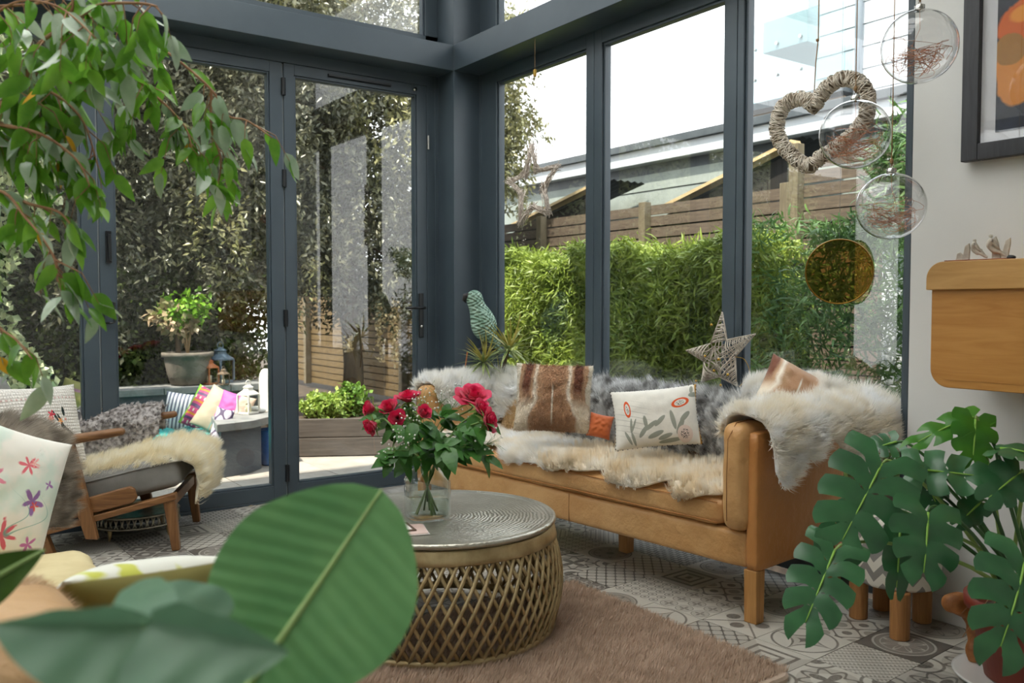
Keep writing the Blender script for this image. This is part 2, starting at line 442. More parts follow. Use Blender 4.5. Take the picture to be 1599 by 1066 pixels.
# ------------------------------------------------------------------ room shell
def st(o): o['kind'] = 'structure'; return o
st(MB().span((0, -6.6, -.1), (.28, -2.845, 3.5)).build('wall_right', M_WALL, bevel=.003))
st(MB().span((-4.8, -6.75, -.1), (.28, -6.6, 3.5)).build('wall_back', M_WALL))
wl = st(MB().span((-4.95, -6.6, -.1), (-4.8, -4.6, 3.5)).span((-4.95, -4.6, 2.6), (-4.8, .0, 3.5)).span((-4.95, -.25, -.1), (-4.8, .0, 2.6)).build('wall_left', M_WALL))
cl = st(MB().span((-4.95, -6.75, 3.5), (.28, -3.6, 3.62)).span((-4.95, -.5, 3.5), (.28, .3, 3.62)).span((-4.95, -3.6, 3.5), (-4.0, -.5, 3.62)).span((-.7, -3.6, 3.5), (.28, -.5, 3.62)).build('ceiling', M_CEIL))
M_OPAL = mat('opal_sun_diffuser', '#f4f4f2', rough=.5, transl=.8)  # unseen roof pane, made opal to spread the sun into soft top light
MB().add([(-4.0, -3.6, 3.56), (-.7, -3.6, 3.56), (-.7, -.5, 3.56), (-4.0, -.5, 3.56)], [(0, 1, 2, 3)]).build('roof_diffuser_pane', M_OPAL, cl, fix=False)
for i in range(1, 4):
    x = -4.0+3.3*i/4; MB().span((x-.03, -3.6, 3.5), (x+.03, -.5, 3.6)).build('roof_light_bar', M_FRAME, cl)
# corner post and the two deep beams
st(MB().span((-.178, -.178, 0), (.06, .06, 3.5)).build('trim_1', M_FRAME, bevel=.0025))
st(MB().span((-4.8, -.178, 2.388), (-.1785, 0, 2.534)).build('trim_2', M_FRAME, bevel=.0025))
st(MB().span((-.178, -2.845, 2.388), (0, -.1785, 2.534)).build('trim_3', M_FRAME, bevel=.0025))
st(MB().span((-.005, -.2, 0), (.075, -.16, 2.39)).span((-.2, -.005, 0), (-.16, .075, 2.39)).build('trim_4', M_FRAME, bevel=.002))

def ring(name, x0, x1, z0, z1, fw, y0, y1, ax='x', parent=None, bw=None, tw=None):
    bw = bw or fw; tw = tw or fw; m = MB()
    def sp_(a, b, c, d):
        if ax == 'x': m.span((a, y0, c), (b, y1, d))
        else: m.span((y0, a, c), (y1, b, d))
    sp_(x0, x0+fw, z0, z1); sp_(x1-fw, x1, z0, z1); sp_(x0+fw, x1-fw, z0, z0+bw); sp_(x0+fw, x1-fw, z1-tw, z1)
    return m.build(name, M_FRAME, parent, bevel=.002)
def glaze(parent, x0, x1, z0, z1, y, ax='x'):
    m = MB()
    if ax == 'x': m.add([(x0, y, z0), (x1, y, z0), (x1, y, z1), (x0, y, z1)], [(0, 1, 2, 3)])
    else: m.add([(y, x0, z0), (y, x1, z0), (y, x1, z1), (y, x0, z1)], [(0, 1, 2, 3)])
    return m.build('glass_pane', M_GLASS, parent, fix=False)
def door(n, x0, x1, gx0, gx1, lab):
    d = st(empty('door_%d' % n, ((x0+x1)/2, 0, 0), 0, lab)); d['kind'] = 'structure'
    c = (x0+x1)/2; z0, z1, g0, g1 = .012, 2.325, .087, 2.268
    m = MB().span((x0-c, .0, z0), (gx0-c, .06, z1)).span((gx1-c, .0, z0), (x1-c, .06, z1)).span((gx0-c, .0, z0), (gx1-c, .06, g0)).span((gx0-c, .0, g1), (gx1-c, .06, z1))
    m.build('door_frame', M_FRAME, d, bevel=.002)
    ring('glazing_bead', gx0-c, gx1-c, g0, g1, .010, .008, .05, parent=d)
    glaze(d, gx0-c, gx1-c, g0, g1, .03)
    return d, c
M_SEAL = mat('pale_rubber_seal', '#8b9296', '#9aa1a5', rough=.6)
d1, c1 = door(1, -1.118, -.255, -1.06, -.321, 'rightmost bifold leaf with a lever handle')
d2, c2 = door(2, -2.026, -1.126, -1.96, -1.195, 'middle bifold leaf with its glass over the terrace bench')
d3, c3 = door(3, -2.95, -2.034, -2.885, -2.102, 'leftmost bifold leaf, behind the fig branches')
d5, c5 = door(5, -4.8, -3.91, -4.74, -3.97, 'fifth bifold leaf, far left')
d4, c4 = door(4, -3.9, -2.96, -3.84, -3.02, 'fourth bifold leaf')
hd = MB().span((-c1-.315, -.012, .86), (-c1-.285, 0, 1.12)).build('handle_plate', M_BLACK, d1, bevel=.004)
m = MB(); m.tube([(-.30-c1, -.005, 1.035), (-.30-c1, -.05, 1.035), (-.32-c1, -.058, 1.035), (-.43-c1, -.058, 1.033)], [.009, .009, .0085, .007], 10); m.build('lever', M_BLACK, hd, smooth=True)
MB().tube([(-.30-c1, -.006, .925), (-.30-c1, -.02, .925)], .009, 12).build('key_cylinder', M_CHROME, hd, smooth=True)
vt = MB().span((-.87-c1, -.012, 2.292), (-.49-c1, 0, 2.304)).span((-.87-c1, -.006, 2.287), (-.49-c1, 0, 2.289)).build('trickle_vent', M_BLACK, d1, bevel=.003)
MB().tube([(-.335-c1, -.001, 2.295), (-.335-c1, -.012, 2.295)], .011, 14).build('top_lock', M_CHROME, d1, smooth=True)
# middle leaf: slim handle, pull handle and hinges
m = MB().span((-2.0-c2, -.012, 1.25), (-1.975-c2, 0, 1.40)); m.tube([(-1.9875-c2, -.01, 1.38), (-1.9875-c2, -.03, 1.38), (-1.984-c2, -.034, 1.26)], [.008, .009, .006], 8)
m.build('window_handle', M_BLACK, d2, bevel=.002)
m = MB().span((-2.022-c2, -.012, .955), (-2.010-c2, 0, 1.075)); m.tube([(-2.012-c2, -.004, .965), (-1.99-c2, -.03, .965), (-1.972-c2, -.03, .968), (-1.972-c2, -.03, 1.062), (-1.99-c2, -.03, 1.066), (-2.012-c2, -.004, 1.066)], .006, 8)
m.build('pull_handle', M_BLACK, d2)
for z in (.15, .98, 1.72, 2.20):
    MB().tube([(-1.122-c1, -.006, z-.045), (-1.122-c1, -.006, z+.045)], .011, 10).span((-1.133-c1, -.006, z-.045), (-1.111-c1, .0, z+.045)).build('hinge', M_BLACK, d1)
MB().span((-1.1255-c1, .01, .03), (-1.1185-c1, .02, 2.32)).build('seal', M_SEAL, d1)
MB().span((-2.0335-c2, .01, .03), (-2.0265-c2, .02, 2.32)).build('seal', M_SEAL, d2)
for z in (.25, 2.0): MB().tube([(-.247-c1, -.006, z-.04), (-.247-c1, -.006, z+.04)], .008, 10).build('hinge', M_CHROME, d1)
st(MB().span((-4.8, 0, 2.327), (-.178, .075, 2.62)).build('trim_5', M_FRAME, bevel=.003))
st(MB().span((-4.8, 0, -.02), (-.178, .075, .0105)).build('trim_6', M_FRAME, bevel=.002))
st(MB().span((0, -2.845, 2.388), (.075, -.178, 2.60)).build('trim_8', M_FRAME, bevel=.003))
st(MB().span((-.253, 0, 0), (-.178, .075, 2.33)).build('trim_7', M_FRAME, bevel=.002))
# high windows over the beams
def window(n, a, b, z0, z1, ax, g, lab, step=None):
    o = st(empty('window_%d' % n, (0, 0, 0), 0, lab)); o['kind'] = 'structure'
    a0, b0 = g
    m = MB()
    def sp_(p, q, zz0, zz1, y0=0.0, y1=.06):
        if ax == 'x': m.span((p, y0, zz0), (q, y1, zz1))
        else: m.span((y0, p, zz0), (y1, q, zz1))
    sp_(a, a0, z0, z1); sp_(b0, b, z0, z1); sp_(a0, b0, z0, z0+.06); sp_(a0, b0, z1-.07, z1)
    m.build('window_frame', M_FRAME, o, bevel=.003)
    ring('glazing_bead', a0, b0, z0+.06, z1-.07, .012, .012, .05, ax=ax, parent=o)
    glaze(o, a0, b0, z0+.06, z1-.07, .03, ax)
    return o
window(1, -1.9, -.178, 2.534, 3.5, 'x', (-1.84, -.262), 'high window over the bifold doors')
window(2, -3.9, -1.9, 2.534, 3.5, 'x', (-3.84, -1.96), 'high window over the doors on the left')
window(3, -2.845, -.178, 2.534, 3.5, 'y', (-2.79, -.348), 'high window over the sofa side')
window(4, -1.197, -.178, .02, 2.387, 'y', (-1.137, -.348), 'tall sofa-side window beside the corner post')
w5 = window(5, -2.086, -1.199, .02, 2.387, 'y', (-2.02, -1.255), 'tall middle window behind the sofa')
window(6, -2.845, -2.088, .02, 2.387, 'y', (-2.825, -2.121), 'tall window behind the sofa beside the white wall')
# left glazed opening off camera
wl2 = window(7, -4.6, -.25, -.0, 2.6, 'y', (-4.5, -.35), 'glazed side opening'); wl2.location = (-4.88, 0, 0)
st(MB().span((-.012, -6.6, 0), (0, -2.86, .09)).build('baseboard_right', mat('white_gloss_paint', '#dcdcda', rough=.4), bevel=.003))
# ------------------------------------------------------------------ outside: ground, paving, fences
M_STONE = mat('pale_paving', '#a0978c', '#b0a89e', scale=6, rough=.8, bump=.1, bscale=60)
M_CONC = mat('grey_concrete', '#7d7e7d', '#92918e', scale=10, rough=.85, bump=.15, bscale=50)
M_RENDER = mat('dark_grey_render', '#4b5159', '#575d64', scale=5, rough=.8, bump=.08)
M_SLAT = wood('fence_slat_wood', '#5a482a', '#755f38', ax=1, rough=.8, sc=5, bump=.15)
M_SLAT2 = wood('weathered_slat_wood', '#52453a', '#6e5f4e', ax=1, rough=.85, sc=5, bump=.15)
M_POST = wood('fence_post_wood', '#625744', '#7c7058', ax=2, rough=.85, sc=5)
M_SOIL = mat('garden_soil', '#3a3128', '#54483a', scale=20, rough=.95, bump=.4)
gnd = st(MB().span((-9, .076, -.2), (14, 16, -.06)).span((.29, -8, -.2), (14, .076, -.06)).build('ground', M_SOIL))
tag(gnd, 'dark planted soil around the terrace')
pav = st(empty('terrace_paving', (0, 0, 0), 0, 'pale stone terrace outside the bifold doors'))
sl = MB().box((0, 0, 0), (.594, .594, .04)).mesh('paving_slab', False); sl.materials.append(M_STONE)
for i in range(9):
    for j in range(5):
        o = link('paving_slab', sl, pav); o.location = (-3.9+.6*i, .38+.6*j, -.021+random.Random(i*9+j).uniform(-.001, .001))
slat_me = {}
def fence(name, X, y0, y1, z0, z1, pitch, seg, mslat, lab, grp=None, post=None):
    r = empty(name, (X, y0, 0), 0, lab, 'fence', grp); n = max(1, round((y1-y0)/seg)); L = (y1-y0)/n; rg = random.Random(3)
    key = (round(L, 3), pitch, mslat.name); me = slat_me.get(key)
    if me is None:
        me = MB().box((0, L/2, 0), (.02, L-.004, pitch*.86)).mesh('slat', False); me.materials.append(mslat); slat_me[key] = me
    k = 0; z = z0
    while z < z1:
        for i in range(n):
            o = link('slat', me, r); o.location = (rg.uniform(-.003, .003), i*L, z); o.rotation_euler = (rg.uniform(-.002, .002), 0, 0)
        z += pitch
    for i in range(n+1):
        MB().box((post or -.05, i*L, (z1+.05)/2), (.08, .08, z1+.05)).build('post', M_POST, r, bevel=.004)
    return r
fence('slatted_fence', 2.75, -.29, 4.3, .1, 1.92, .1, 1.53, M_SLAT2, 'long weathered slatted fence rising above the grassy hedge')
fence('slatted_fence', 2.75, -4.0, -.37, .1, 2.2, .1, 1.81, M_SLAT2, 'taller stretch of weathered slatted fence beyond the wicker heart')
fence('slatted_fence', 1.75, 2.6, 8.0, .05, 1.35, .082, 1.35, M_SLAT, 'warm brown slatted fence behind the tree trunk, seen through the right door')
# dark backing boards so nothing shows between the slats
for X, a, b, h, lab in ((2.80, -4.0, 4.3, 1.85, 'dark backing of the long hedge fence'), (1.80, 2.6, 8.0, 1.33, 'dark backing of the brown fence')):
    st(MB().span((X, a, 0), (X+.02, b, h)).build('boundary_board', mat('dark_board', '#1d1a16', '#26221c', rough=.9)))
# ------------------------------------------------------------------ neighbour: long low building with pale cladding
M_CLAD = mat('sage_cladding', '#8d958d', '#9aa19a', scale=4, rough=.7)
M_CLADW = mat('white_cladding', '#c9ced2', '#d4d8da', scale=4, rough=.6)
M_FLASH = mat('dark_flashing', '#4a5054', '#565c60', rough=.5)
nb = empty('neighbour_building', (4, 0, 0), 0, 'long low neighbour building with sage boarding and a dark roof edge', 'building')
bd = MB().box((0, 0, 0), (.03, 12.0, .175)).mesh('cladding_board', False); bd.materials.append(M_CLAD)
for k in range(11): 
    o = link('cladding_board', bd, nb); o.location = (.02, 3.0, .55+.185*k); o.rotation_euler = (0, .05, 0)
MB().span((.04, -3, 0), (.2, 9, 2.6)).build('wall', M_FLASH, nb)
MB().span((-.1, -3, 2.60), (.06, 9, 2.75)).build('fascia', M_CLADW, nb, bevel=.005)
MB().span((-.14, -3, 2.752), (2.5, 9, 2.83)).build('roof_edge', M_FLASH, nb, bevel=.005)
# two lean-to sheds with timber verge boards and dark corrugated roofs
M_VERGE = wood('verge_timber', '#b59a6c', '#d0b88c', ax=1, rough=.7, sc=4)
M_CORR = mat('dark_corrugated_sheet', '#22262c', '#2c3138', rough=.5)
def shed(y_hi, y_lo, z_hi, z_lo, lab):
    r = empty('garden_shed', (3.3, y_lo, 0), 0, lab, 'shed')
    d = y_hi-y_lo
    MB().bar((-.02, 0, z_lo), (-.02, d, z_hi), .03, .13, up=(1, 0, 0)).build('verge_board', M_VERGE, r)
    m = MB(); n = 12
    for i in range(n):
        x = .02+i*.05
        a, b = Vector((x, -.02, z_lo+.05)), Vector((x, d, z_hi+.05)); h = .02 if i % 2 else 0
        m.add([(x, 0, z_lo+.04+h), (x+.05, 0, z_lo+.04+.02-h), (x+.05, d, z_hi+.04+.02-h), (x, d, z_hi+.04+h)], [(0, 1, 2, 3)])
    m.build('roof_sheet', M_CORR, r, fix=False)
    bm_ = MB().box((0, 0, 0), (.02, abs(d), .11)).mesh('wall_board', False); bm_.materials.append(M_SLAT2)
    MB().add([(0.01, 0, 0), (0.01, d, 0), (0.01, d, z_hi-.06), (0.01, 0, z_lo-.06)], [(0, 1, 2, 3)]).build('gable', mat('dark_board', '#1d1a16'), r, fix=False)
    return r
def onX(px_, py_, X): p = at_x(px_, py_, X); return p.y, p.z
a, b = onX(1245, 222, 3.3), onX(1030, 330, 3.3); shed(a[0], b[0], a[1], b[1], 'dark-roofed shed with a pale timber verge, right of the tall mullion')
a, b = onX(940, 286, 3.3), onX(778, 366, 3.3); shed(a[0], b[0], a[1], b[1], 'dark-roofed shed with a pale timber verge, beside the hanging star')
# white boarded house with balcony
hs = empty('white_house', (8, 0, 0), 0, 'tall white boarded house with a glass balcony', 'house')
bd = MB().box((0, 0, 0), (.04, 9.0, .29)).mesh('cladding_board', False); bd.materials.append(M_CLADW)
for k in range(20):
    o = link('cladding_board', bd, hs); o.location = (0, 3.26-4.5, 2.6+.30*k); o.rotation_euler = (0, .04, 0)
MB().span((.03, -5.6, 0), (5, 3.2, 9)).build('wall', M_FLASH, hs)
y1, z1 = onX(1340, 100, 7.9); MB().tube([(-.1, y1, 2.6), (-.1, y1, 8.6)], .05, 8).build('downpipe', mat('grey_pipe', '#8d979f'), hs, smooth=True)
y0, z0 = onX(1212, 45, 8); MB().span((-.3, 3.2, z0-.42), (1.5, y0, z0+.25)).build('canopy_slab', mat('pale_grey_render', '#b7c4c6', rough=.7), hs, bevel=.01)
ya, za = onX(1170, 165, 7.7); yb, zb = onX(1290, 70, 7.7)
M_BAL = pane_mat('balustrade_glass', (.80, .88, .89), 2.2)
MB().span((-.32, 2.6, za), (-.30, ya, za+1.15)).build('balustrade_pane', M_BAL, hs)
MB().span((-.3, ya-.02, za), (1.4, ya, za+1.15)).build('balustrade_pane', M_BAL, hs)
for t in (.1, .5, .9):
    y = 3.2+(ya-3.2)*t
    for z in (.35, .8): MB().tube([(-.34, y, za+z), (-.28, y, za+z)], .025, 8).build('glass_clamp', M_CHROME, hs)
MB().span((-.35, 2.6, za-.1), (1.5, ya+.1, za)).build('balcony_edge', M_FLASH, hs)
for k in range(3): MB().span((-.3, 2.6, za-.28-.14*k), (-.26, ya+.1, za-.16-.14*k)).build('timber_slat', M_SLAT2, hs)
# white rendered wall behind the right end of the hedge
tag(MB().span((2.25, -4, 0), (2.35, -1.35, 1.45)).build('garden_wall', mat('white_render', '#dfe4ea', '#e9edf2', rough=.8, scale=3), bevel=.01), 'low white garden wall glimpsed through the hedge leaves', 'wall')

# ------------------------------------------------------------------ plants outside
rng = np.random.default_rng(7)
def leafmat(name, a, b, rough=.45, tr=.25): return mat(name, a, b, scale=1.3, rough=rough, transl=tr, rpi=True, lo=.3, hi=.7, detail=2)
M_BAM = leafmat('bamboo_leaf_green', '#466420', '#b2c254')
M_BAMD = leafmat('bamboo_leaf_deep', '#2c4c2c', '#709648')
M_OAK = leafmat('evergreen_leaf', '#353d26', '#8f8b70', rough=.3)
M_OAKY = leafmat('evergreen_leaf_painted_sun', '#4a5524', '#b3ac7c', rough=.3)  # lighter copy of the evergreen leaf, sunlight put into its colour
M_BARK = mat('grey_bark', '#4c4034', '#74644f', scale=12, rough=.9, bump=.5, bscale=25, st=(1, 1, .25))
M_DARKV = mat('painted_hedge_shade', '#1d2414', '#2b3320', rough=.95, scale=10)  # solid dark cores inside the hedges, inner shade put into the colour
def rdir(n, up=.0, toward=None, s=1.0):
    d = rng.normal(size=(n, 3))*s; d[:, 2] += up
    if toward is not None: d += np.array(toward)
    return d
# feathery hedge in front of the long fence
def hedge(name, X0, X1, y0, y1, z1, n, m, lab, L=.075, holes=0):
    r = empty(name, ((X0+X1)/2, (y0+y1)/2, 0), 0, lab, 'hedge', None)
    c = Vector(((X0+X1)/2, (y0+y1)/2, 0))
    y = rng.uniform(y0, y1, n); z = rng.random(n)**.85*z1
    top = z1+.05*np.sin(y*5)+.04*np.sin(y*13+1)+rng.normal(size=n)*.03
    z = np.where(rng.random(n) < .16, top+rng.random(n)*.06-.03, np.minimum(z, top))
    depth = rng.random(n)**1.7*(X1-X0)
    x = X0+depth+.05*np.sin(y*4+z*6)+.04*np.sin(y*11-z*9)
    if holes:
        k = (np.sin(y*9+z*5)+np.sin(z*11-y*4)+np.sin(y*17+z*13)*.7) < holes
        x, y, z = x[k], y[k], z[k]
    P = np.stack([x-c.x, y-c.y, z], 1); N_ = len(P)
    D = rdir(N_, -.15, (-.35, 0, 0)); Nn = rng.normal(size=(N_, 3))+np.array([-1, 0, .6])
    scatter('foliage', *BLADE, P, D, Nn, L*(.6+.8*rng.random(N_)), m, r)
    return r
r = hedge('feathery_hedge', 1.35, 1.85, -1.15, 1.9, 1.39, 62000, M_BAM, 'dense feathery green hedge behind the middle window')
MB().span((.1, -1.35, 0), (.45, 1.4, 1.33)).build('dark_core', M_DARKV, r)
r = hedge('feathery_hedge', 1.25, 2.1, -3.4, -1.1, 1.50, 26000, M_BAMD, 'darker feathery hedge beside the white wall', holes=.55)
r = hedge('feathery_hedge', 1.5, 1.95, 1.8, 3.2, 1.30, 16000, M_BAM, 'pale feathery hedge beyond the hanging star')
MB().span((.1, -.6, 0), (.3, .6, 1.15)).build('dark_core', M_DARKV, r)
# dark green bush climbing behind the heart, at the right edge of the window
def bush(name, c, rad, n, m, lab, cat='bush', L=.05, tmpl=LEAF4, stem=True, core=True, up=0, group=None, shell=.5):
    r = empty(name, (c[0], c[1], 0), 0, lab, cat, group)
    d = rng.normal(size=(n, 3)); d /= np.linalg.norm(d, axis=1)[:, None]
    q = d*(shell+(1-shell)*rng.random((n, 1)))*(1+.16*np.sin(d[:, 0:1]*7+d[:, 2:3]*5)+.1*np.sin(d[:, 1:2]*13))
    P = q*np.array(rad); P[:, 2] += c[2]
    Nn = d+rng.normal(size=(n, 3))*.5+np.array([0, 0, .4]); D = rdir(n, up, None)+d*.6
    scatter('foliage', *tmpl, P, D, Nn, L*(.6+.8*rng.random(n)), m, r)
    if core:
        MB().ball((0, 0, c[2]), 1, 20, [v*.72 for v in rad]).build('dark_core', M_DARKV, r, smooth=True)
    if stem: MB().tube([(0, 0, -.05), (.02, .01, c[2]*.5), (0, 0, c[2])], [.03, .025, .015], 8).build('stem', M_BARK, r, smooth=True)
    return r
p = at_x(1395, 230, 2.2); bush('climbing_bush', (p.x, p.y-.12, p.z-.15), (.25, .30, .38), 2300, M_BAMD, 'dark leafy bush reaching up beside the white wall edge', L=.08, tmpl=BLADE, core=False)

# big evergreen tree filling the view through the doors
tree = empty('evergreen_tree', (.66, 3.0, 0), 0, 'big evergreen tree with drooping small-leaved branches behind the right door', 'tree')
MB().tube([(0, 0, -.06), (.01, 0, .5), (-.02, .02, 1.0), (-.06, .03, 1.8), (-.02, .05, 2.8), (0, .1, 4.2)], [.105, .09, .085, .08, .07, .05], 14).build('trunk', M_BARK, tree, smooth=True)
m = MB()
for k in range(26):
    z = 1.1+k*.12; a = k*2.4; L = .9+.5*math.sin(k*1.7)
    m.tube([(-.03, .03, z), (math.cos(a)*L*.5, math.sin(a)*L*.35, z+.25), (math.cos(a)*L, math.sin(a)*L*.7, z+.15)], [.03, .018, .006], 6)
m.build('branches', M_BARK, tree, smooth=True)['kind'] = 'stuff'
def crown(n, xr, yr, zf, m, parent, L, base, lim=None, drape=True):
    # drooping sprays: clusters along hanging strands
    ns = n//40; cx = rng.uniform(*xr, ns); cy = rng.uniform(*yr, ns); zt = rng.uniform(.95, 4.1, ns)
    P = []; D = []
    for i in range(ns):
        if lim and not lim(cx[i], cy[i], zt[i]): continue
        k = 40; t = rng.random(k); ln_ = .30
        a = rng.uniform(0, 6.28)
        x = cx[i]+np.cos(a)*t*.16+rng.normal(size=k)*.035; y = cy[i]+np.sin(a)*t*.16+rng.normal(size=k)*.035; z = zt[i]-t**1.4*ln_+rng.normal(size=k)*.03
        P.append(np.stack([x, y, z], 1)); D.append(np.stack([np.full(k, np.cos(a)*.5), np.full(k, np.sin(a)*.5), np.full(k, -.5)], 1)+rng.normal(size=(k, 3))*.6)
    P = np.concatenate(P)-np.array(base); D = np.concatenate(D)
    return scatter('foliage', *LEAFN, P, D, rng.normal(size=(len(P), 3))+np.array([-.3, -.8, .5]), L*(.6+.8*rng.random(len(P))), m, parent)
def lim_oak(x, y, z):   # lower edge of the crown, cut so that the fence shows below
    return z > 1.12+.18*math.sin(x*5+1)+.12*math.sin(x*11)+(-.0 if x > .2 else .1) and not (x > 1.25 and z < 1.9-(1.6-x)) 
crown(80000, (-1.0, 1.55), (2.3, 3.6), None, M_OAK, tree, .055, (.66, 3.0, 0), lim_oak)
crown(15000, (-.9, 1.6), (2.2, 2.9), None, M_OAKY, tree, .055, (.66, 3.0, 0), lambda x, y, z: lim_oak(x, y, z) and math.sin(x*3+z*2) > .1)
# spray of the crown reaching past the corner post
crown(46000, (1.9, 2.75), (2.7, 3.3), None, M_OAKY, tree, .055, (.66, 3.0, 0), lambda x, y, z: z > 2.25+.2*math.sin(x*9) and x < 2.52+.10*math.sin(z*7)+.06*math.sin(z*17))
# hanging dry tassels
M_DRY = leafmat('dry_seed_pod', '#a08b62', '#d9c9a3', tr=.1)
for px_, z0_, z1_ in ((594, 1.05, .55), (616, 1.1, .52), (650, 1.05, .62), (545, .78, .66)):
    p = at_y(px_, 500, 2.4); n = 150 if z0_-z1_ > .3 else 60; t = rng.random(n)
    P = np.stack([p.x-.66+rng.normal(size=n)*.018, p.y-3+rng.normal(size=n)*.018, z0_+(z1_-z0_)*t], 1)
    o = scatter('hanging_tassel', *LEAF4, P, rdir(n, -.5), rdir(n), .035*(.7+.6*rng.random(n)), M_DRY, tree)
# hedge mass further left, behind middle leaf
lh = empty('tall_hedge', (-1.3, 3.0, 0), 0, 'tall dark evergreen hedge behind the middle and left doors', 'hedge')
MB().span((-3.2, .35, 0), (1.0, .8, 3.8)).build('dark_core', M_DARKV, lh)
crown(76000, (-3.6, -.35), (2.35, 3.3), None, M_OAK, lh, .055, (-1.3, 3.0, 0), None)
n = 19000; x = rng.uniform(-2.3, 1.15, n); z = rng.random(n)*1.3
scatter('foliage', *LEAF4, np.stack([x, rng.uniform(-.6, .2, n)+.1*np.sin(x*5), z], 1), rdir(n), rng.normal(size=(n, 3))+[0, -1, .6], .045*(.6+.8*rng.random(n)), leafmat('low_hedge_leaf', '#243018', '#6f7d38'), lh)
# backing behind the tree so that only chinks of sky show
bk = empty('tall_hedge', (.6, 4.6, 0), 0, 'shaded hedge mass far behind the tree trunk', 'hedge')
n = 20000; scatter('foliage', *LEAF4, np.stack([rng.uniform(-2.6, 1.0, n), rng.uniform(-.3, .3, n), 1.2+rng.random(n)*3.2], 1), rdir(n), rng.normal(size=(n, 3))+[0, -1, .4], .075*(.6+.8*rng.random(n)), M_OAK, bk)
MB().span((-2.6, .3, 1.15), (1.0, .5, 4.4)).span((-2.6, .3, 0), (-.35, .5, 1.16)).build('dark_core', M_DARKV, bk)
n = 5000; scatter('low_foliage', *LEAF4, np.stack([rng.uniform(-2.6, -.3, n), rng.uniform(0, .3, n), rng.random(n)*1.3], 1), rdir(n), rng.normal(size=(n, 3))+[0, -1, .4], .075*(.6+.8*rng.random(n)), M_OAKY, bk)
# sunny large-leaved hedge nearer, left of the doors
M_PIT = leafmat('hedge_leaf_painted_sun', '#50702e', '#ecedc2', rough=.35)  # cream tone paints sunlit spots onto the hedge leaves
sh = empty('sunny_hedge', (-2.75, 1.7, 0), 0, 'sunlit variegated hedge behind the leftmost door', 'hedge')
n = 26000; x = rng.uniform(-2.6, .82, n); z = rng.random(n)*2.6
k = (x < .62+.13*np.sin(z*5)); x, z = x[k], z[k]; n = len(x)
scatter('foliage', *LEAF4, np.stack([x, rng.uniform(-.35, .15, n)+.1*np.sin(x*6+z*4), z+.15], 1), rdir(n, .1), rng.normal(size=(n, 3))+[0, -1, .6], .055*(.6+.8*rng.random(n)), M_PIT, sh)
MB().span((-3.6, .05, 0), (.5, .3, 2.55)).build('dark_core', M_DARKV, sh)

# unseen hedge added left of the room to give the windows something to mirror
gh = empty('added_mirror_hedge', (-7.0, -2.5, 0), 0, 'tall leafy garden hedge left of the room, mirrored in the window glass', 'hedge')
n = 16000; scatter('foliage', *LEAF4, np.stack([rng.uniform(-.1, .5, n), rng.uniform(-4.5, 3.2, n), rng.random(n)**.8*2.5], 1), rdir(n), rng.normal(size=(n, 3))+[1, 0, .5], .11*(.6+.8*rng.random(n)), M_OAKY, gh)
MB().span((-.5, -4.5, 0), (.1, 3.2, 2.3)).build('dark_core', M_DARKV, gh)
st(MB().span((-12, -9, -.2), (-4.96, .07, -.06)).build('ground', MATS['grass'] if 'grass' in MATS else mat('lawn', '#4d6a2c', '#6b8a3e', scale=30, rough=.9)))
# ------------------------------------------------------------------ terrace furniture
bt = empty('outdoor_bench', (-1.15, 1.5, 0), 0, 'built-in grey terrace bench with concrete slab tops', 'bench')
def W(x, y, z, o=(-1.15, 1.5, 0)): return (x-o[0], y-o[1], z-o[2])
zt = .335
A, B_, Cc = at_z(350, 745), at_z(388, 737), at_z(438, 722)
# end block: dark base with a slab on top
def quadblock(pts, z0, z1, name, m, par, o=(-1.15, 1.5, 0), bevel=.006):
    V = [W(p[0], p[1], z0, o) for p in pts]+[W(p[0], p[1], z1, o) for p in pts]
    n = len(pts); F = [tuple(range(n))[::-1], tuple(range(n, 2*n))]+[(i, (i+1) % n, n+(i+1) % n, n+i) for i in range(n)]
    return MB().add(V, F).build(name, m, par, bevel=bevel)
end = [Vector((-1.225, .82, 0)), Vector((-1.025, .88, 0)), Vector((-.92, .98, 0)), Vector((-.92, 1.24, 0)), Vector((-1.15, 1.16, 0))]
quadblock(end, -.0, zt-.05, 'end_block', M_RENDER, bt)
e2 = [Vector((-1.26, .78, 0)), Vector((-1.02, .84, 0)), Vector((-.76, 1.06, 0)), Vector((-.69, 1.38, 0)), Vector((-1.17, 1.20, 0))]
quadblock(e2, zt-.05, zt, 'slab_top', M_CONC, bt)
# back wall and its slab
yb = 2.12
MB().span(W(-2.2, yb, -.02), W(-.3, yb+.3, .40)).build('back_wall', M_RENDER, bt)
for i in range(4): MB().span(W(-2.2+.48*i, yb-.03, .40), W(-1.725+.48*i, yb+.33, .45)).build('coping_slab', M_CONC, bt, bevel=.005)
MB().span(W(-2.4, yb-1.3, 0), W(-1.227, yb-.002, .10)).span(W(-1.227, 1.4, 0), W(-.72, yb-.002, .10)).build('seat_base', M_RENDER, bt)
sc_ = puff((1.0, 1.26, .10), .035, (0, .01, .012), wr=.003).build('seat_cushion', mat('turquoise_canvas', '#0e8f8f', '#14a3a0', scale=14, rough=.7, bump=.1), smooth=True)
sc_.location = (-1.75, yb-.65, .152); sc3 = puff((.50, .66, .10), .035, (0, .01, .012), wr=.003).build('seat_cushion', MATS['turquoise_canvas'], smooth=True, loc=(-.98, yb-.36, .152)); tag(sc3, 'short turquoise seat cushion in the corner behind the bench end block', 'cushion')
tag(sc_, 'long turquoise seat cushion on the terrace bench', 'cushion')
def stripes(cols, freq, ax=0, w=.5):
    def fn(x, y, z, vec):
        c = (x, y, z)[ax]; return mix(lt(fr_(c*freq), w, .06), cols[0], cols[1])
    return fn
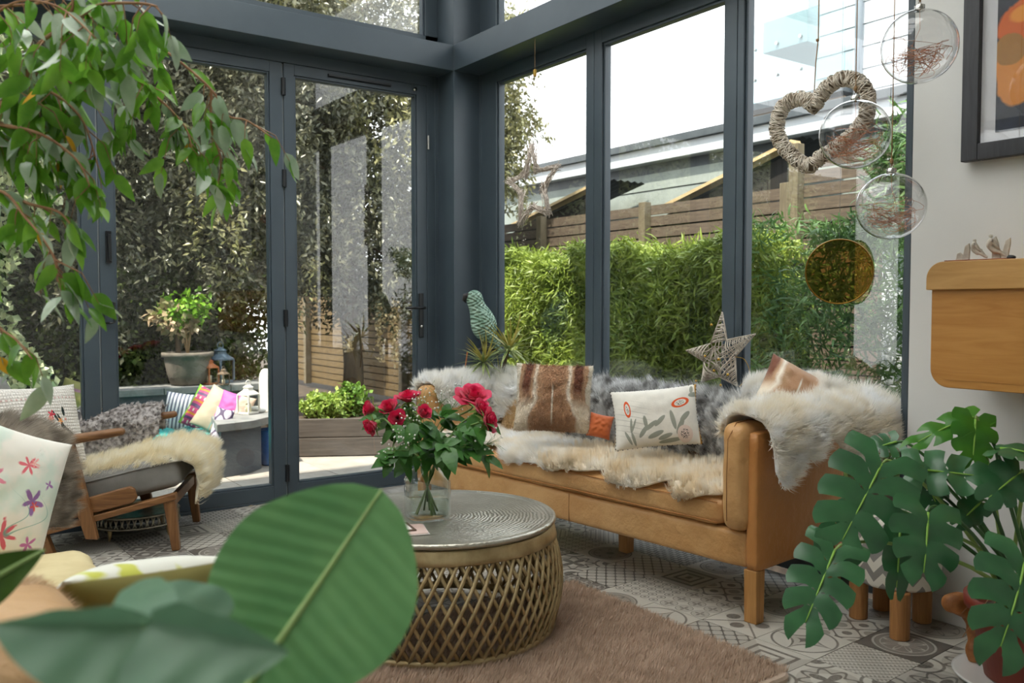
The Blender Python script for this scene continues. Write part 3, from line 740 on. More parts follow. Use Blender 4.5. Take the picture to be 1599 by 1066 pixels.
def multi(x, y, z, vec):
    k = fr_(z*11+noise(vec, 9, 1)*.3); c = mix(lt(k, .25), '#c8427a', '#5b3a6b'); c = mix(band(k, .5, .1), c, '#e0922f'); c = mix(lt(abs_(sin_(x*90)), .5)*band(k, .8, .12), c, '#e7d9c8')
    return mix(lt(-(abs_(x)), -.105, .01), c, '#7cc832')
def cushion(px_, py_, dpt, w, h, t, nrm, roll, m, lab, tilt=0, group=None, name='scatter_cushion', k=0, up=(0, 0, 1)):
    M = frame(at_d(px_, py_, dpt), nrm, roll, up)
    o = pillow(w, h, t, k=k).build(name, m, smooth=True); o.matrix_world = M
    return tag(o, lab, 'cushion', group)
D0 = 7.0
camn = (-.45, -.85, .35)
cushion(291, 645, 6.12, .32, .29, .10, camn, .12, mat('blue_ticking', '#fff', fn=stripes(('#dfe1e6', '#59617a'), 38)), 'blue and white striped cushion on the turquoise bench')
cushion(322, 641, 6.02, .26, .30, .09, camn, .45, mat('woven_multicolour', '#fff', fn=multi, bump=.3, bscale=90), 'multicoloured woven cushion edged in lime green', k=2)
cushion(341, 643, 5.9, .26, .31, .09, camn, .5, mat('teal_stripe_linen', '#fff', fn=lambda x, y, z, v: mix(lt(-x, .0, .01)*lt(fr_(x*38), .55, .1), '#b8ab93', '#79b3ab')), 'beige cushion with teal stripes on the terrace bench', k=4)
cushion(367, 637, 5.85, .23, .20, .08, camn, .3, mat('pink_cotton', '#fff', fn=lambda x, y, z, v: mix(lt(x, .02, .01), '#e7c9b8', '#c55aa3')), 'pink and cream cushion behind the bench slab', k=6)
cushion(342, 677, 5.45, .11, .33, .07, (-.3, -.9, .2), .28, mat('purple_white_weave', '#fff', fn=lambda x, y, z, v: mix(lt(abs_(sin_(z*60)+sin_(x*90)), .7, .3), '#c9c1cf', '#5a4a68')), 'narrow purple and white woven cushion leaning at the bench end', k=8)
cushion(122, 632, 5.6, .30, .3, .1, camn, .3, mat('olive_stripe', '#fff', fn=lambda x, y, z, v: mix(band(z, .08, .015, .01), '#8f8c4a', '#a06a86')), 'olive cushion outside, seen beside the knitted cushion', k=9)
# big stone-grey pot with a young maple
pp = at_y(294, 613, 2.27); pz_ = .451
pt = empty('stone_pot', (pp.x, pp.y, pz_), 0, 'large grey-brown stone pot on the terrace wall', 'pot')
MB().lathe([(.10, 0), (.125, .01), (.15, .09), (.165, .18), (.168, .21), (.185, .212), (.187, .245), (.165, .247), (.155, .22), (.1, .215), (.001, .215)], 36).build('body', mat('stone_grey_pot', '#6f665b', '#8a8074', rough=.85, bump=.2), pt, smooth=True)
mp = empty('potted_maple', (pp.x, pp.y, pz_+.216), 0, 'young bright green maple growing in the stone pot', 'plant')
m = MB(); stems = []
for a, h, l in ((-.6, .36, .07), (.3, .42, .05), (1.5, .34, .10), (2.6, .30, .08), (4, .38, .06)):
    e = (math.cos(a)*l, math.sin(a)*l*.6, h); stems.append(e); m.tube([(0, 0, -.01), (e[0]*.4, e[1]*.4, h*.5), e], [.006, .005, .003], 6)
m.build('stem', mat('pale_stem', '#a58d6a', '#c0a983', rough=.8), mp, smooth=True)
n = 420; q = rng.integers(0, 5, n); P = np.array(stems)[q]+rng.normal(size=(n, 3))*[.065, .05, .045]-[0, 0, .01]
scatter('foliage', *LEAF4, P, rdir(n, -.3), rng.normal(size=(n, 3))+[0, -.3, 1], .05*(.6+.7*rng.random(n)), leafmat('maple_leaf', '#4c8a1f', '#a6cf3e'), mp)
# lanterns
M_LW = mat('white_lantern_metal', '#e3ddd3', '#f0ebe2', rough=.5); M_LB = mat('blue_grey_lantern_metal', '#5b6b7a', '#6b7b89', rough=.5)
M_LO = mat('rust_lantern_metal', '#b5673a', '#cf8a5c', rough=.6); M_CAN = mat('ivory_candle', '#efe3c4', rough=.5)
M_LG = pane_mat('lantern_glass', (.93, .95, .94), 1.5)
def lantern(x, y, z, s, m_, lab, square=True, cand=True):
    r = empty('lantern', (x, y, z), .5, lab, 'lantern'); w_ = .05*s
    MB().span((-w_, -w_, 0), (w_, w_, .015*s)).build('base', m_, r, bevel=.002)
    for a in (-1, 1):
        for b in (-1, 1): MB().span((a*w_-.005*s, b*w_-.005*s, .015*s), (a*w_+.005*s, b*w_+.005*s, .13*s)).build('post', m_, r)
    MB().span((-w_*.95, -w_*.95, .016*s), (w_*.95, w_*.95, .13*s)).build('glass', M_LG, r)
    MB().lathe([(w_*1.5, .13*s), (w_*1.5, .138*s), (w_*.7, .165*s), (w_*.6, .18*s), (w_*.75, .184*s), (w_*.3, .2*s), (.001, .205*s)], 4 if square else 16).build('roof', m_, r, rot=(0, 0, PI/4 if square else 0))
    MB().tube([(0.022*s*math.cos(t), 0, .212*s+.022*s*math.sin(t)) for t in np.linspace(0, 2*PI, 14)[:-1]], .003*s, 6, closed=True).build('ring', m_, r, smooth=True)
    MB().tube([(0, 0, .016*s), (0, 0, .07*s)], .02*s, 12).build('candle', M_CAN, r, smooth=True)
    return r
q = at_z(388, 646, zt); lantern(q.x, q.y, zt+.001, .95, M_LW, 'white lantern with glass sides at the corner of the bench slab')
q = at_y(327, 613, 2.2); lantern(q.x, q.y, .451, .95, M_LO, 'small rust-orange lantern on the terrace wall')
q = at_y(345, 613, 2.3); lantern(q.x, q.y, .451, 1.35, M_LB, 'taller blue-grey round-topped lantern on the terrace wall', False)
q = at_y(348, 617, 2.12); lantern(q.x, q.y-.02, .451, .6, mat('bronze_metal', '#6b5a48', '#7c6a56', rough=.5), 'tiny bronze lantern in front of the blue-grey one')
q = at_z(420, 641, zt)
ho = empty('white_garden_ornament', (q.x, q.y, zt), .6, 'white house-shaped ornament with an arched top and little windows', 'ornament')
MB().prism([(-.055, 0), (.055, 0), (.055, .21)]+[(.055*math.cos(t), .21+.075*math.sin(t)) for t in np.linspace(.2, PI-.2, 9)]+[(-.055, .21)], -.04, .04).build('body', M_LW, ho, bevel=.003)
for z in (.05, .17): MB().span((-.028, -.043, z), (.028, -.039, z+.05)).build('window', M_LO, ho)
M_SH = mat('white_shell', '#e8e6e1', '#f3f1ed', rough=.6)
for i, (dx, dy, s) in enumerate(((-.10, -.02, .035), (-.13, .03, .03), (-.075, -.07, .026))):
    o = MB().ball((0, 0, 0), s, 12, (1.2, .9, .6)).build('white_pebble', M_SH, smooth=True, loc=(q.x+dx, q.y+dy, zt+s*.58)); tag(o, ['rounded white pebble nearest the ornament on the bench slab', 'white pebble furthest left of the ornament on the bench slab', 'white pebble nearest the slab edge before the ornament'][i], 'pebble', 'white pebbles on the bench slab')
# blue glazed pot, little teal bowl
q = at_z(421, 722); 
bp = empty('blue_glazed_pot', (-.815, 1.10, 0), 0, 'tall bright blue glazed pot on the terrace', 'pot')
MB().lathe([(.06, 0), (.07, .01), (.072, .2), (.078, .215), (.078, .235), (.066, .236), (.06, .2), (.001, .19)], 28).build('body', mat('blue_glaze', '#1f5fae', '#2f78c8', rough=.25, coat=.5), bp, smooth=True)
q = at_z(345, 738)
tb = empty('teal_planter', (q.x, q.y, 0), 0, 'small teal bowl planter with a tuft of herbs', 'pot')
MB().lathe([(.055, 0), (.075, .06), (.088, .062), (.088, .078), (.07, .078), (.06, .06), (.001, .06)], 24).build('body', mat('teal_plastic', '#6aa9a4', '#79b5b0', rough=.6), tb, smooth=True)
n = 260; scatter('herbs', *BLADE, rng.normal(size=(n, 3))*[.03, .03, .012]+[0, 0, .075], rdir(n, .9), rdir(n), .04+.03*rng.random(n), leafmat('herb_leaf', '#3c5a2a', '#6f8f44'), tb)
# dark timber planter behind the right door, with a lime shrub
q0, q1 = at_z(440, 714), at_z(600, 711); dv = (q1-q0).normalized(); nv = Vector((-dv.y, dv.x, 0))
rz = math.atan2(dv.y, dv.x); L = (q1-q0).length+.42
pl = empty('timber_planter', q0-dv*.2, rz, 'long dark timber planter on the terrace', 'planter')
M_PL = wood('dark_planter_timber', '#4a443f', '#635b54', ax=0, rough=.85, sc=4)
for k in range(2): MB().span((0, 0, .004+.131*k), (L, .035, .131+.131*k)).build('sleeper_board', M_PL, pl, bevel=.005)
MB().span((0, .035, .0), (.035, .36, .262)).build('end_board', M_PL, pl); MB().span((.035, .036, 0), (L, .36, .24)).build('soil', M_SOIL, pl)
q = at_d(508, 650, 6.25)
n = 2000
bush('lime_shrub', (q.x, q.y, .31), (.17, .14, .11), n, leafmat('lime_leaf', '#4f7a22', '#c5d66b'), 'bright lime green shrub growing in the timber planter', L=.035, core=True, shell=.6)
q = at_d(550, 640, 6.4); bush('lime_shrub', (q.x, q.y, .34), (.11, .11, .13), 1100, leafmat('shrub_leaf', '#3a6a20', '#8fb048'), 'taller mid green shrub at the right end of the planting', L=.035, core=True, shell=.6)
q = at_d(235, 485, 7.6); n = 120
br = bush('blossom_shrub', (q.x-.1, 2.3, .95), (.2, .12, .14), 300, leafmat('blossom_leaf', '#8a9a58', '#e5b8a6'), 'shrub with pale pink young leaves in front of the dark hedge', L=.055, core=False)
# ------------------------------------------------------------------ tan leather sofa
def leather(name, a, b, sc=5): return mat(name, a, b, scale=sc, rough=.42, bump=.55, bscale=26, spec=.4, dist=.5, lo=.25, hi=.75)
M_LEA = leather('tan_leather', '#bd8b55', '#d8ac76'); M_LEA2 = leather('tan_leather_side', '#ab713a', '#cb8f55', 3)
M_LEG = wood('sofa_leg_wood', '#a8763f', '#bd8b52', ax=2, rough=.5)
M_STITCH = mat('dark_seam', '#8a5c33', rough=.8)
sofa = empty('leather_sofa', SO, STH, 'long tan leather sofa under the windows, covered in sheepskins', 'sofa')
SL = 1.95
def P_(m, name, mt, par=sofa, **k): return m.build(name, mt, par, **k)
def block(name, a, b, r, pf=(0, 0, 0), mt=M_LEA, par=sofa, wr=.002, ws=14, n=12, k=0):
    c = [(a[i]+b[i])/2 for i in range(3)]; d = [b[i]-a[i] for i in range(3)]
    return puff(d, r, pf, n, wr, ws, k).build(name, mt, par, smooth=True, loc=c)
block('base_rail', (0, .045, .175), (.55, SL-.045, .30), .02, (.004, 0, 0), wr=.0012, n=16)
MB().tube([(-.003, .87, .178), (-.0045, .87, .24), (-.003, .87, .297)], .0014, 6).build('seam', M_STITCH, sofa, smooth=True)
seat = block('seat_cushion', (-.012, .13, .300), (.44, SL-.13, .402), .032, (.006, 0, .012), wr=.0035, ws=20, n=26)
for z in (.318, .386): MB().tube([(-.016+.004*math.sin(y*9), y, z) for y in np.linspace(.15, SL-.15, 30)], .0020, 6).build('piping', M_LEA2, seat, smooth=True, fix=False).location = (-seat.location[0], -seat.location[1], -seat.location[2])
block('backrest', (.40, .05, .30), (.55, SL-.05, .635), .04, (.01, 0, .01), n=16)
block('back_panel', (.50, .02, .175), (.57, SL-.02, .64), .02, n=10)
for sgn, y0 in ((1, 0.0), (-1, SL)):
    Y = lambda v: y0+sgn*v
    a, b = sorted((Y(0), Y(.05)))
    block('arm_panel', (0, a, .175), (.56, b, .635), .016, (.002, .004, 0), M_LEA2, wr=.001)
    a, b = sorted((Y(.035), Y(.13)))
    ac = block('arm_cushion', (-.028, a, .302), (.42, b, .66), .034, (.010, .012, .006), wr=.003, ws=24, n=16, k=3)
    cy = (a+b)/2
    MB().tube([(-.245-.004, 0, -.14), (-.251, .001, 0), (-.247, 0, .13), (-.2, 0, .181), (0, 0, .186)], .0014, 6).build('seam', M_STITCH, ac, smooth=True)
lg = MB().prism([(-.022, 0), (.022, 0), (.026, .178), (-.026, .178)], -.024, .024)
for x, y in ((.03, .03), (.53, .03), (.03, SL-.03), (.53, SL-.03), (.33, .86)):
    o = lg.build('leg', M_LEG, sofa, bevel=.003); o.location = (x, y, 0)

# ------------------------------------------------------------------ sheepskins and cushions on the sofa
def furmat(name, a, b, sc=10, lo=.35, hi=.65, rough=.85): return mat(name, a, b, scale=sc, rough=rough, sheen=.35, lo=lo, hi=hi, detail=3, transl=.42)
M_CREAM = furmat('cream_fleece', '#fbf3e4', '#ffffff', 7)
M_CURL = furmat('curly_cream_fleece', '#f7e8cc', '#fffaf0', 9)
M_WHITEF = furmat('long_white_fur', '#f6f2ea', '#ffffff', 12)
M_GREYF = mat('striped_grey_fur', '#8a8785', '#ffffff', scale=11, rough=.85, transl=.35, st=(1, 1.8, .9), lo=.40, hi=.60, dist=1.2, sheen=.3)
def skin(name, V, F, m, lab, n, L, W_, cat='sheepskin', M=SM, **k):
    me = fast_mesh(name, V, F, True); o = link(name, me, None, m); o.matrix_world = M
    s_ = o.modifiers.new('t', 'SOLIDIFY'); s_.thickness = .008; s_.offset = 0
    tag(o, lab, cat); fur('fleece', V, F, n, L, W_, m, o, **k); return o
# seat skins: front edge measured in the picture, then laid on the seat
edge = [(735, 690), (782, 697), (793, 722), (815, 724), (838, 721), (864, 736), (885, 732), (915, 734), (943, 728), (953, 755), (995, 756), (1045, 753), (1058, 780), (1085, 775), (1100, 770), (1142, 764)]
def seat_edge(a, b):
    q = sofa_z(a, b, .432)
    if q.x > -.012: return (q.y, max(q.x, 0.0), 0.0)
    q = sofa_front(a, b, -.03); return (q.y, -.006, max(0, .425-q.z))
ed = sorted(seat_edge(a, b) for a, b in edge)
ey = np.array([e[0] for e in ed]); ex = np.array([e[1] for e in ed]); edr = np.array([e[2] for e in ed])
def seat_skin(ya, yb, k):
    def fn(u, v):
        y = ya+(yb-ya)*u; xf = float(np.interp(y, ey, ex)); dr_ = float(np.interp(y, ey, edr)); xb = .40-.02*math.sin(y*9)
        s_ = v*((xb-xf)+dr_)-dr_
        x = xf+max(0, s_)-.028*min(1, max(0, -s_)/.02); z = .424+min(0, s_+.0)+.006*math.sin(y*23+x*17+k)+.005*math.sin(x*40-y*13)
        return (x, y, z)
    return sheet(fn, 90, 26)
V, F = seat_skin(.14, 1.02, 0)
skin('seat_sheepskin', V, F, M_CURL, 'curly cream sheepskin on the right half of the sofa seat', 52000, .024, .0022, lay=(-.5, -.1, 0), flat=.35, jit=.6, clump=.016, cl=.9, curl=.5, seed=3, flip=True)
V, F = seat_skin(.98, 1.78, 2)
skin('seat_sheepskin', V, F, M_CREAM, 'smooth white sheepskin on the left half of the sofa seat', 42000, .024, .0018, lay=(-.5, -.2, 0), flat=.45, jit=.45, clump=.02, cl=.7, curl=.25, seed=4, flip=True)
def over_back(ya, yb, zf, zb, k=0, xo=0, top=.675, amp=.010):
    # path: hangs down the front of the backrest, over the top, down behind
    def fn(u, v):
        y = ya+(yb-ya)*u; f0 = zf+.03*math.sin(y*15+k)+.015*math.sin(y*37)
        pts = [(.385+xo-.03, f0), (.375+xo, (f0+top)/2), (.39+xo, top-.03), (.43+xo, top+.005), (.50, top+.01), (.58, top-.01), (.595, top-.05), (.60, zb)]
        t = v*(len(pts)-1); i = min(int(t), len(pts)-2); t -= i
        x = pts[i][0]*(1-t)+pts[i+1][0]*t; z = pts[i][1]*(1-t)+pts[i+1][1]*t
        q = amp*(math.sin(y*19+v*9+k)+math.sin(y*43-v*5)*.5)
        return (x+q*(1 if v < .4 else .3), y, z+q*.8)
    return sheet(fn, 70, 28)
V, F = over_back(.20, 1.24, .44, .5, 0, top=.665)
skin('grey_fur_throw', V, F, M_GREYF, 'silvery grey striped fur throw over the middle of the sofa back', 60000, .042, .0022, cat='throw', lay=(-.15, -.55, -.45), flat=.7, jit=.35, clump=.03, cl=.75, seed=5, flip=True)
V, F = over_back(1.30, 1.93, .47, .5, 2, top=.672)
skin('back_sheepskin', V, F, M_WHITEF, 'long white sheepskin over the left end of the sofa back', 34000, .05, .0022, lay=(-.3, .2, -.4), flat=.5, jit=.45, clump=.03, cl=.7, seed=6, flip=True)
# beige shorn patch between cushion and flowers
V, F = sheet(lambda u, v: (.30+.06*v+.01*math.sin(u*9), 1.45+.22*u, .43+.16*v*(1-.3*(2*u-1)**2)), 14, 14)
skin('beige_lambskin', V, F, furmat('beige_lambskin', '#c9a877', '#e2c79b'), 'small beige lambskin propped behind the red roses', 9000, .018, .002, lay=(0, 0, -.4), flat=.5, clump=.01, seed=8, flip=True)
# the big one over the right arm and the back corner
def arm_fn(u, v):
    x = -.0+.60*u                      # along the arm, front to back
    out = .015+.13*min(1, u*1.25)**1.6
    drop = .155+.028*math.sin(u*11+.5)-.05*math.exp(-((u-.38)/.07)**2)+.03*math.sin(u*23)
    if u > .75: drop -= (u-.75)*.25
    pts = [(.14, .625), (.128, .672), (.085, .688), (.03, .690), (-.01-out*.5, .682+.015*u), (-.03-out, .655), (-.042-out, .60), (-.048-out, .68-drop)]
    t = v*(len(pts)-1); i = min(int(t), len(pts)-2); t -= i
    y = pts[i][0]*(1-t)+pts[i+1][0]*t; z = pts[i][1]*(1-t)+pts[i+1][1]*t
    return (x+.008*math.sin(v*7+u*5), y, z+.028*u+.006*math.sin(u*17+v*8))
V, F = sheet(arm_fn, 60, 36)
M_ARMF = furmat('ivory_long_fur', '#f8f0e0', '#ffffff', 10)
skin('arm_sheepskin', V, F, M_ARMF, 'big shaggy ivory sheepskin over the right arm of the sofa', 70000, .048, .0022, lay=(-.35, -.5, -.5), flat=.55, jit=.45, clump=.022, cl=.5, seed=9, flip=True)
def arm_l(u, v):
    x = .02+.40*u; pts = [(1.79, .60-.05*math.sin(u*9)), (1.815, .655), (1.86, .675), (1.93, .672), (1.975, .64), (1.99, .55-.04*math.sin(u*7))]
    t = v*(len(pts)-1); i = min(int(t), len(pts)-2); t -= i
    return (x, pts[i][0]*(1-t)+pts[i+1][0]*t, pts[i][1]*(1-t)+pts[i+1][1]*t+.006*math.sin(u*15+v*8))
V, F = sheet(arm_l, 24, 20)
skin('arm_sheepskin', V, F, M_WHITEF, 'white long-haired sheepskin over the left arm of the sofa behind the roses', 24000, .045, .0022, lay=(-.35, .1, -.4), flat=.45, jit=.45, clump=.025, cl=.6, seed=14)
V, F = sheet(lambda u, v: (.40+.17*v, .02+.33*u, .695+.035*math.sin(PI*v)+.02*(1-u)), 24, 14)
skin('corner_sheepskin', V, F, M_WHITEF, 'white sheepskin heaped on the back right corner of the sofa', 16000, .05, .0022, lay=(.1, -.4, .2), flat=.3, jit=.5, clump=.03, cl=.7, seed=10, flip=True)
# springbok hide cushions
def hide(x, y, z, v):
    nz = noise(v, 9, 4)*.05; a = abs_(x)+nz-.025
    a = a-lt(z, -.01, .08)*.035; c = mix(lt(-a, -.036, .02)*.55, '#b98d69', '#cfab88')
    c = mix(band(a, .071, .013, .012), c, '#f7ecdc')
    c = mix(lt(-a, -.062, .02)*lt(z, .0, .05), c, '#f3e6d2')
    c = mix(band(a, .108, .022, .010)*lt(-z, .02, .06), c, '#7c452a')
    c = mix(lt(-a, -.138, .006), c, '#efe6d6')
    c = mix(lt(abs_(x), .005, .004)*band(z, -.03, .09, .03), c, '#f6eee0')
    c = mix(lt(z, -.09, .06)*lt(-a, -.06, .05), c, '#e8d6bb')
    return c
M_HIDE = mat('springbok_hide', '#fff', rough=.8, fn=hide, bump=.25, bscale=220, sheen=.3)
def pil(q, w, h, t, nrm, roll, m, lab, k, M0=None, name='cushion', **kw):
    o = pillow(w, h, t, n=34, k=k, **kw).build(name, m, smooth=True); o.matrix_world = frame(q, nrm, roll); return tag(o, lab, 'cushion')
q = at_d(864, 621, 3.66)
oh = pil(q, .325, .285, .115, (-.66, -.72, .20), 0.03, M_HIDE, 'springbok hide cushion with brown and cream stripes, standing upright on the seat', 1, wr=.007)
def pfur(o, m, n, L, seed, W_=.0016):
    me = o.data; V = np.array([v.co[:] for v in me.vertices]); F = np.array([p.vertices[:] for p in me.polygons]); fur('hair', V, F, n, L, W_, m, o, lay=(0, 0, -1), flat=.75, jit=.25, clump=.015, cl=.5, seed=seed)
pfur(oh, M_HIDE, 26000, .012, 3)
# embroidered cushion
def embro(x, y, z, v):
    n_ = noise(v, 30, 2)
    c = mix(contrast(n_, .45, .62)*.22, '#e9e4da', '#c9c6bd')
    def el(cx, cz, a, b, r):
        dx, dz = x-cx, z-cz; cr, sr = math.cos(r), math.sin(r); p = (dx*cr+dz*sr)/a; q_ = (dz*cr-dx*sr)/b; return ln(p, q_)
    leaves = None
    for cx, cz, a, b, r in ((-.05, -.055, .030, .009, .9), (-.02, -.035, .032, .009, .6), (-.005, -.07, .034, .010, .35), (-.04, -.02, .026, .008, 1.7), (.015, -.02, .030, .009, .75), (.03, -.08, .03, .009, .3), (-.11, -.075, .03, .006, 2.0), (-.09, -.08, .028, .006, 1.8), (.065, -.02, .04, .009, 1.75), (.09, -.045, .035, .010, 1.1), (.11, -.01, .028, .010, .8), (.15, .075, .02, .010, .2), (.145, .095, .016, .007, 1.4), (-.095, -.03, .03, .005, 1.5), (-.085, -.03, .03, .004, 1.2), (.05, -.095, .05, .008, .1)):
        e = lt(el(cx, cz, a, b, r), 1, .12); leaves = e if leaves is None else mx(leaves, e)
    c = mix(leaves*.9, c, '#8f9386')
    k = lt(abs_(sin_((x*.3+z)*150)), .35, .2)*lt(ln(x+.09, z+.01), .09, .05)*.35; c = mix(k, c, '#8f8b80')
    f = el(.105, -.075, .030, .034, 0); c = mix(lt(f, 1, .08), c, '#e3cfc4'); c = mix(lt(f, .6, .1)*contrast(noise(v, 260, 1), .5, .56), c, '#4f4a48')
    for cx, cz, a, b, r in ((-.105, .035, .012, .032, .12), (.098, .045, .034, .017, .3)):
        e = el(cx, cz, a, b, r); c = mix(band(e, .86, .2, .06), c, '#e2571f'); c = mix(lt(e, .55, .1)*contrast(noise(v, 300, 1), .5, .56), c, '#6a6764')
    c = mix(lt(-x, -.157, .002), c, '#c99a4f'); c = mix(band(z, -.118, .012)*.0, c, '#ffffff')
    return c
q = at_d(1024, 652, 3.38)
ec = pil(q, .335, .235, .10, (-.70, -.66, .28), -.115, mat('embroidered_linen', '#fff', rough=.8, fn=embro, bump=.15, bscale=300), 'white rectangular cushion embroidered with grey leaves and two orange rings', 5, wr=.003)
cordp = []
for i in range(140):
    t = i/140*4; s_ = int(t); f = (t-s_)*2-1; e = [(f, 1), (1, -f), (-f, -1), (-1, f)][s_]
    cordp.append((e[0]*.1665*(1-.05*(1-e[1]**2)*0), 0, e[1]*.1165))
mm = MB()
for i, p in enumerate(cordp):
    if i % 2: continue
    x, _, z = p
    if abs(abs(x)-.1665) < 1e-3: x *= (1-.06*(1-(z/.1165)**2))
    if abs(abs(z)-.1165) < 1e-3: z *= (1-.06*(1-(x/.1665)**2))
    mm.ball((x, 0, z), .0028, 6)
o = mm.build('whip_stitch', mat('black_thread', '#2a2a2c'), ec, smooth=True); o['kind'] = 'stuff'
q = at_d(1236, 618, 3.12)
o2 = pil(q, .24, .26, .10, (-.35, -.80, .55), .62, M_HIDE, 'springbok hide cushion tipped over behind the right arm of the sofa', 7, wr=.008)
pfur(o2, M_HIDE, 16000, .012, 5)
# little terracotta-orange cushion peeping between
q = at_d(937, 665, 3.62); pil(q, .10, .10, .05, (-.66, -.7, .2), .2, mat('rust_velvet', '#b4521c', '#c8642a', rough=.7, sheen=.4), 'small rust orange cushion peeping out beside the springbok cushion', 9)
# ------------------------------------------------------------------ rug
M_RUG = mat('taupe_pile', '#bca28c', '#d2baa5', scale=22, rough=.95, transl=.25, bump=.3, bscale=90, sheen=.3)
rx0, rx1, ry0, ry1, rr = -2.15, -.775, -2.985, -1.985, .06
def rpt(t):
    pass
m = MB(); out = []
for cx, cy, a0 in ((rx1-rr, ry1-rr, 0), (rx0+rr, ry1-rr, 90), (rx0+rr, ry0+rr, 180), (rx1-rr, ry0+rr, 270)):
    for i in range(7): a = math.radians(a0+15*i); out.append((cx+rr*math.cos(a), cy+rr*math.sin(a)))
n = len(out); cx, cy = (rx0+rx1)/2, (ry0+ry1)/2
V = [(x, y, .0) for x, y in out]+[(x, y, .012) for x, y in out]+[(cx+(x-cx)*.992, cy+(y-cy)*.99, .019) for x, y in out]
F = [tuple(range(2*n, 3*n))]+[(i, (i+1) % n, n+(i+1) % n, n+i) for i in range(n)]+[(n+i, n+(i+1) % n, 2*n+(i+1) % n, 2*n+i) for i in range(n)]
rug = MB().add(V, F).build('rug', M_RUG); tag(rug, 'soft taupe pile rug with rounded corners under the round table', 'rug')
V2, F2 = sheet(lambda u, v: (rx0+.03+(rx1-rx0-.045)*u, ry0+.02+(ry1-ry0-.04)*v, .018), 2, 2)
fur('pile', V2, F2, 110000, .009, .0026, M_RUG, rug, lay=(.4, -.3, 0), flat=.4, jit=.5, clump=.012, cl=.5, seed=12)

# ------------------------------------------------------------------ round lattice coffee table
M_BRASS = mat('aged_brass', '#a08a62', '#c4b087', scale=14, rough=.42, metal=.6, bump=.1, bscale=60)
def hammered(x, y, z, v):
    R = ln(x, y); return sin_(R*520+noise(v, 22, 3)*14)*.35+noise(v, 90, 2)
M_TOP = mat('hammered_metal_top', '#a9a496', '#c9c5b9', scale=5, rough=.3, metal=.8, bump=.22, bfn=hammered)
TC = Vector((-1.40, -2.08, .020)); TR, TH = .37, .355
tbl = empty('coffee_table', TC, 0, 'round brass coffee table with a lattice drum side and hammered top', 'table')
MB().lathe([(.001, TH-.004), (.2, TH-.003), (.33, TH-.002), (.352, TH-.001), (.360, TH+.003), (.370, TH+.002), (.372, TH-.006), (.362, TH-.016), (.30, TH-.018), (.001, TH-.018)], 96).build('tabletop', M_TOP, tbl, smooth=True)
MB().lathe([(.356, TH-.014), (.366, TH-.020), (.371, TH-.045), (.374, TH-.058), (.369, TH-.062), (.358, TH-.058), (.352, TH-.02)], 96, closed=True).build('top_band', M_BRASS, tbl, smooth=True)
MB().lathe([(.350, 0), (.366, .0), (.371, .008), (.368, .022), (.357, .024), (.350, .016)], 96, closed=True).build('base_ring', M_BRASS, tbl, smooth=True)
def drum(z): t = (z-.02)/(TH-.08); return .362+.026*math.sin(PI*min(1, max(0, t)))
lat = MB(); NB = 64
z0, z1 = .018, TH-.058
for s_ in (1, -1):
    for i in range(NB):
        a0 = 2*PI*i/NB; pts = []
        for k in range(17):
            t = k/16; z = z0+(z1-z0)*t; a = a0+s_*t*(z1-z0)/.072*(2*PI/NB); r = drum(z)+.0012*s_
            pts.append((r*math.cos(a), r*math.sin(a), z))
        rad = [.0064 for k in range(17)]
        lat.tube(pts, rad, 6, caps=False)
o = lat.build('lattice', M_BRASS, tbl, smooth=True, fix=False)
for k in range(3):
    pass
# ------------------------------------------------------------------ vase of roses
zt = TC.z+TH-.002
vc = Vector((-1.452, -2.085, zt))
M_VG = glass_mat('clear_glass', (.97, .99, .98), 1.45)
def sq_ring(h, z, p=5, n=40):
    o_ = []
    for i in range(n):
        a = 2*PI*i/n; c, s = math.cos(a), math.sin(a); r = h/((abs(c)**p+abs(s)**p)**(1/p)); o_.append((r*c, r*s, z))
    return o_
def sqlathe(prof, cap0=True, cap1=True):
    m = MB(); V = []; n = 40
    for h, z, p in prof: V += sq_ring(h, z, p)
    F = [(i*n+k, i*n+(k+1) % n, (i+1)*n+(k+1) % n, (i+1)*n+k) for i in range(len(prof)-1) for k in range(n)]
    if cap0: F.append(tuple(range(n))[::-1])
    if cap1: F.append(tuple(range((len(prof)-1)*n, len(prof)*n)))
    return m.add(V, F)
vase = empty('glass_vase', vc, math.radians(-12), 'square clear glass jar vase holding the roses', 'vase')
sqlathe([(.058, 0, 4), (.063, .004, 5), (.065, .015, 5), (.065, .12, 5), (.060, .14, 4), (.046, .155, 2.5), (.043, .16, 2), (.043, .176, 2), (.047, .18, 2), (.046, .183, 2), (.040, .182, 2), (.039, .16, 2), (.043, .152, 2.5), (.056, .137, 4), (.0605, .118, 5), (.0605, .016, 5), (.056, .010, 4)]).build('jar', pane_mat('jar_glass', (.965, .985, .975), 1.6), vase, smooth=True, fix=False)
sqlathe([(.0555, .0105, 4), (.0600, .017, 5), (.0600, .064, 5)]).build('water', pane_mat('water', (.93, .97, .95), 1.0, 1.33), vase, smooth=True, fix=False)
M_STEM = mat('rose_stem', '#4d6a2c', '#6e8a45', scale=20, rough=.5)
M_RLEAF = mat('rose_leaf', '#386b2a', '#639546', scale=12, rough=.35, transl=.3, bump=.2, bscale=60, spec=.5)
M_ROSE = mat('crimson_rose', '#d00a45', '#f2306c', scale=18, rough=.5, transl=.3, sheen=.3)
M_SEP = mat('sepal_green', '#6b9440', '#8fb35a', rough=.5, transl=.2)
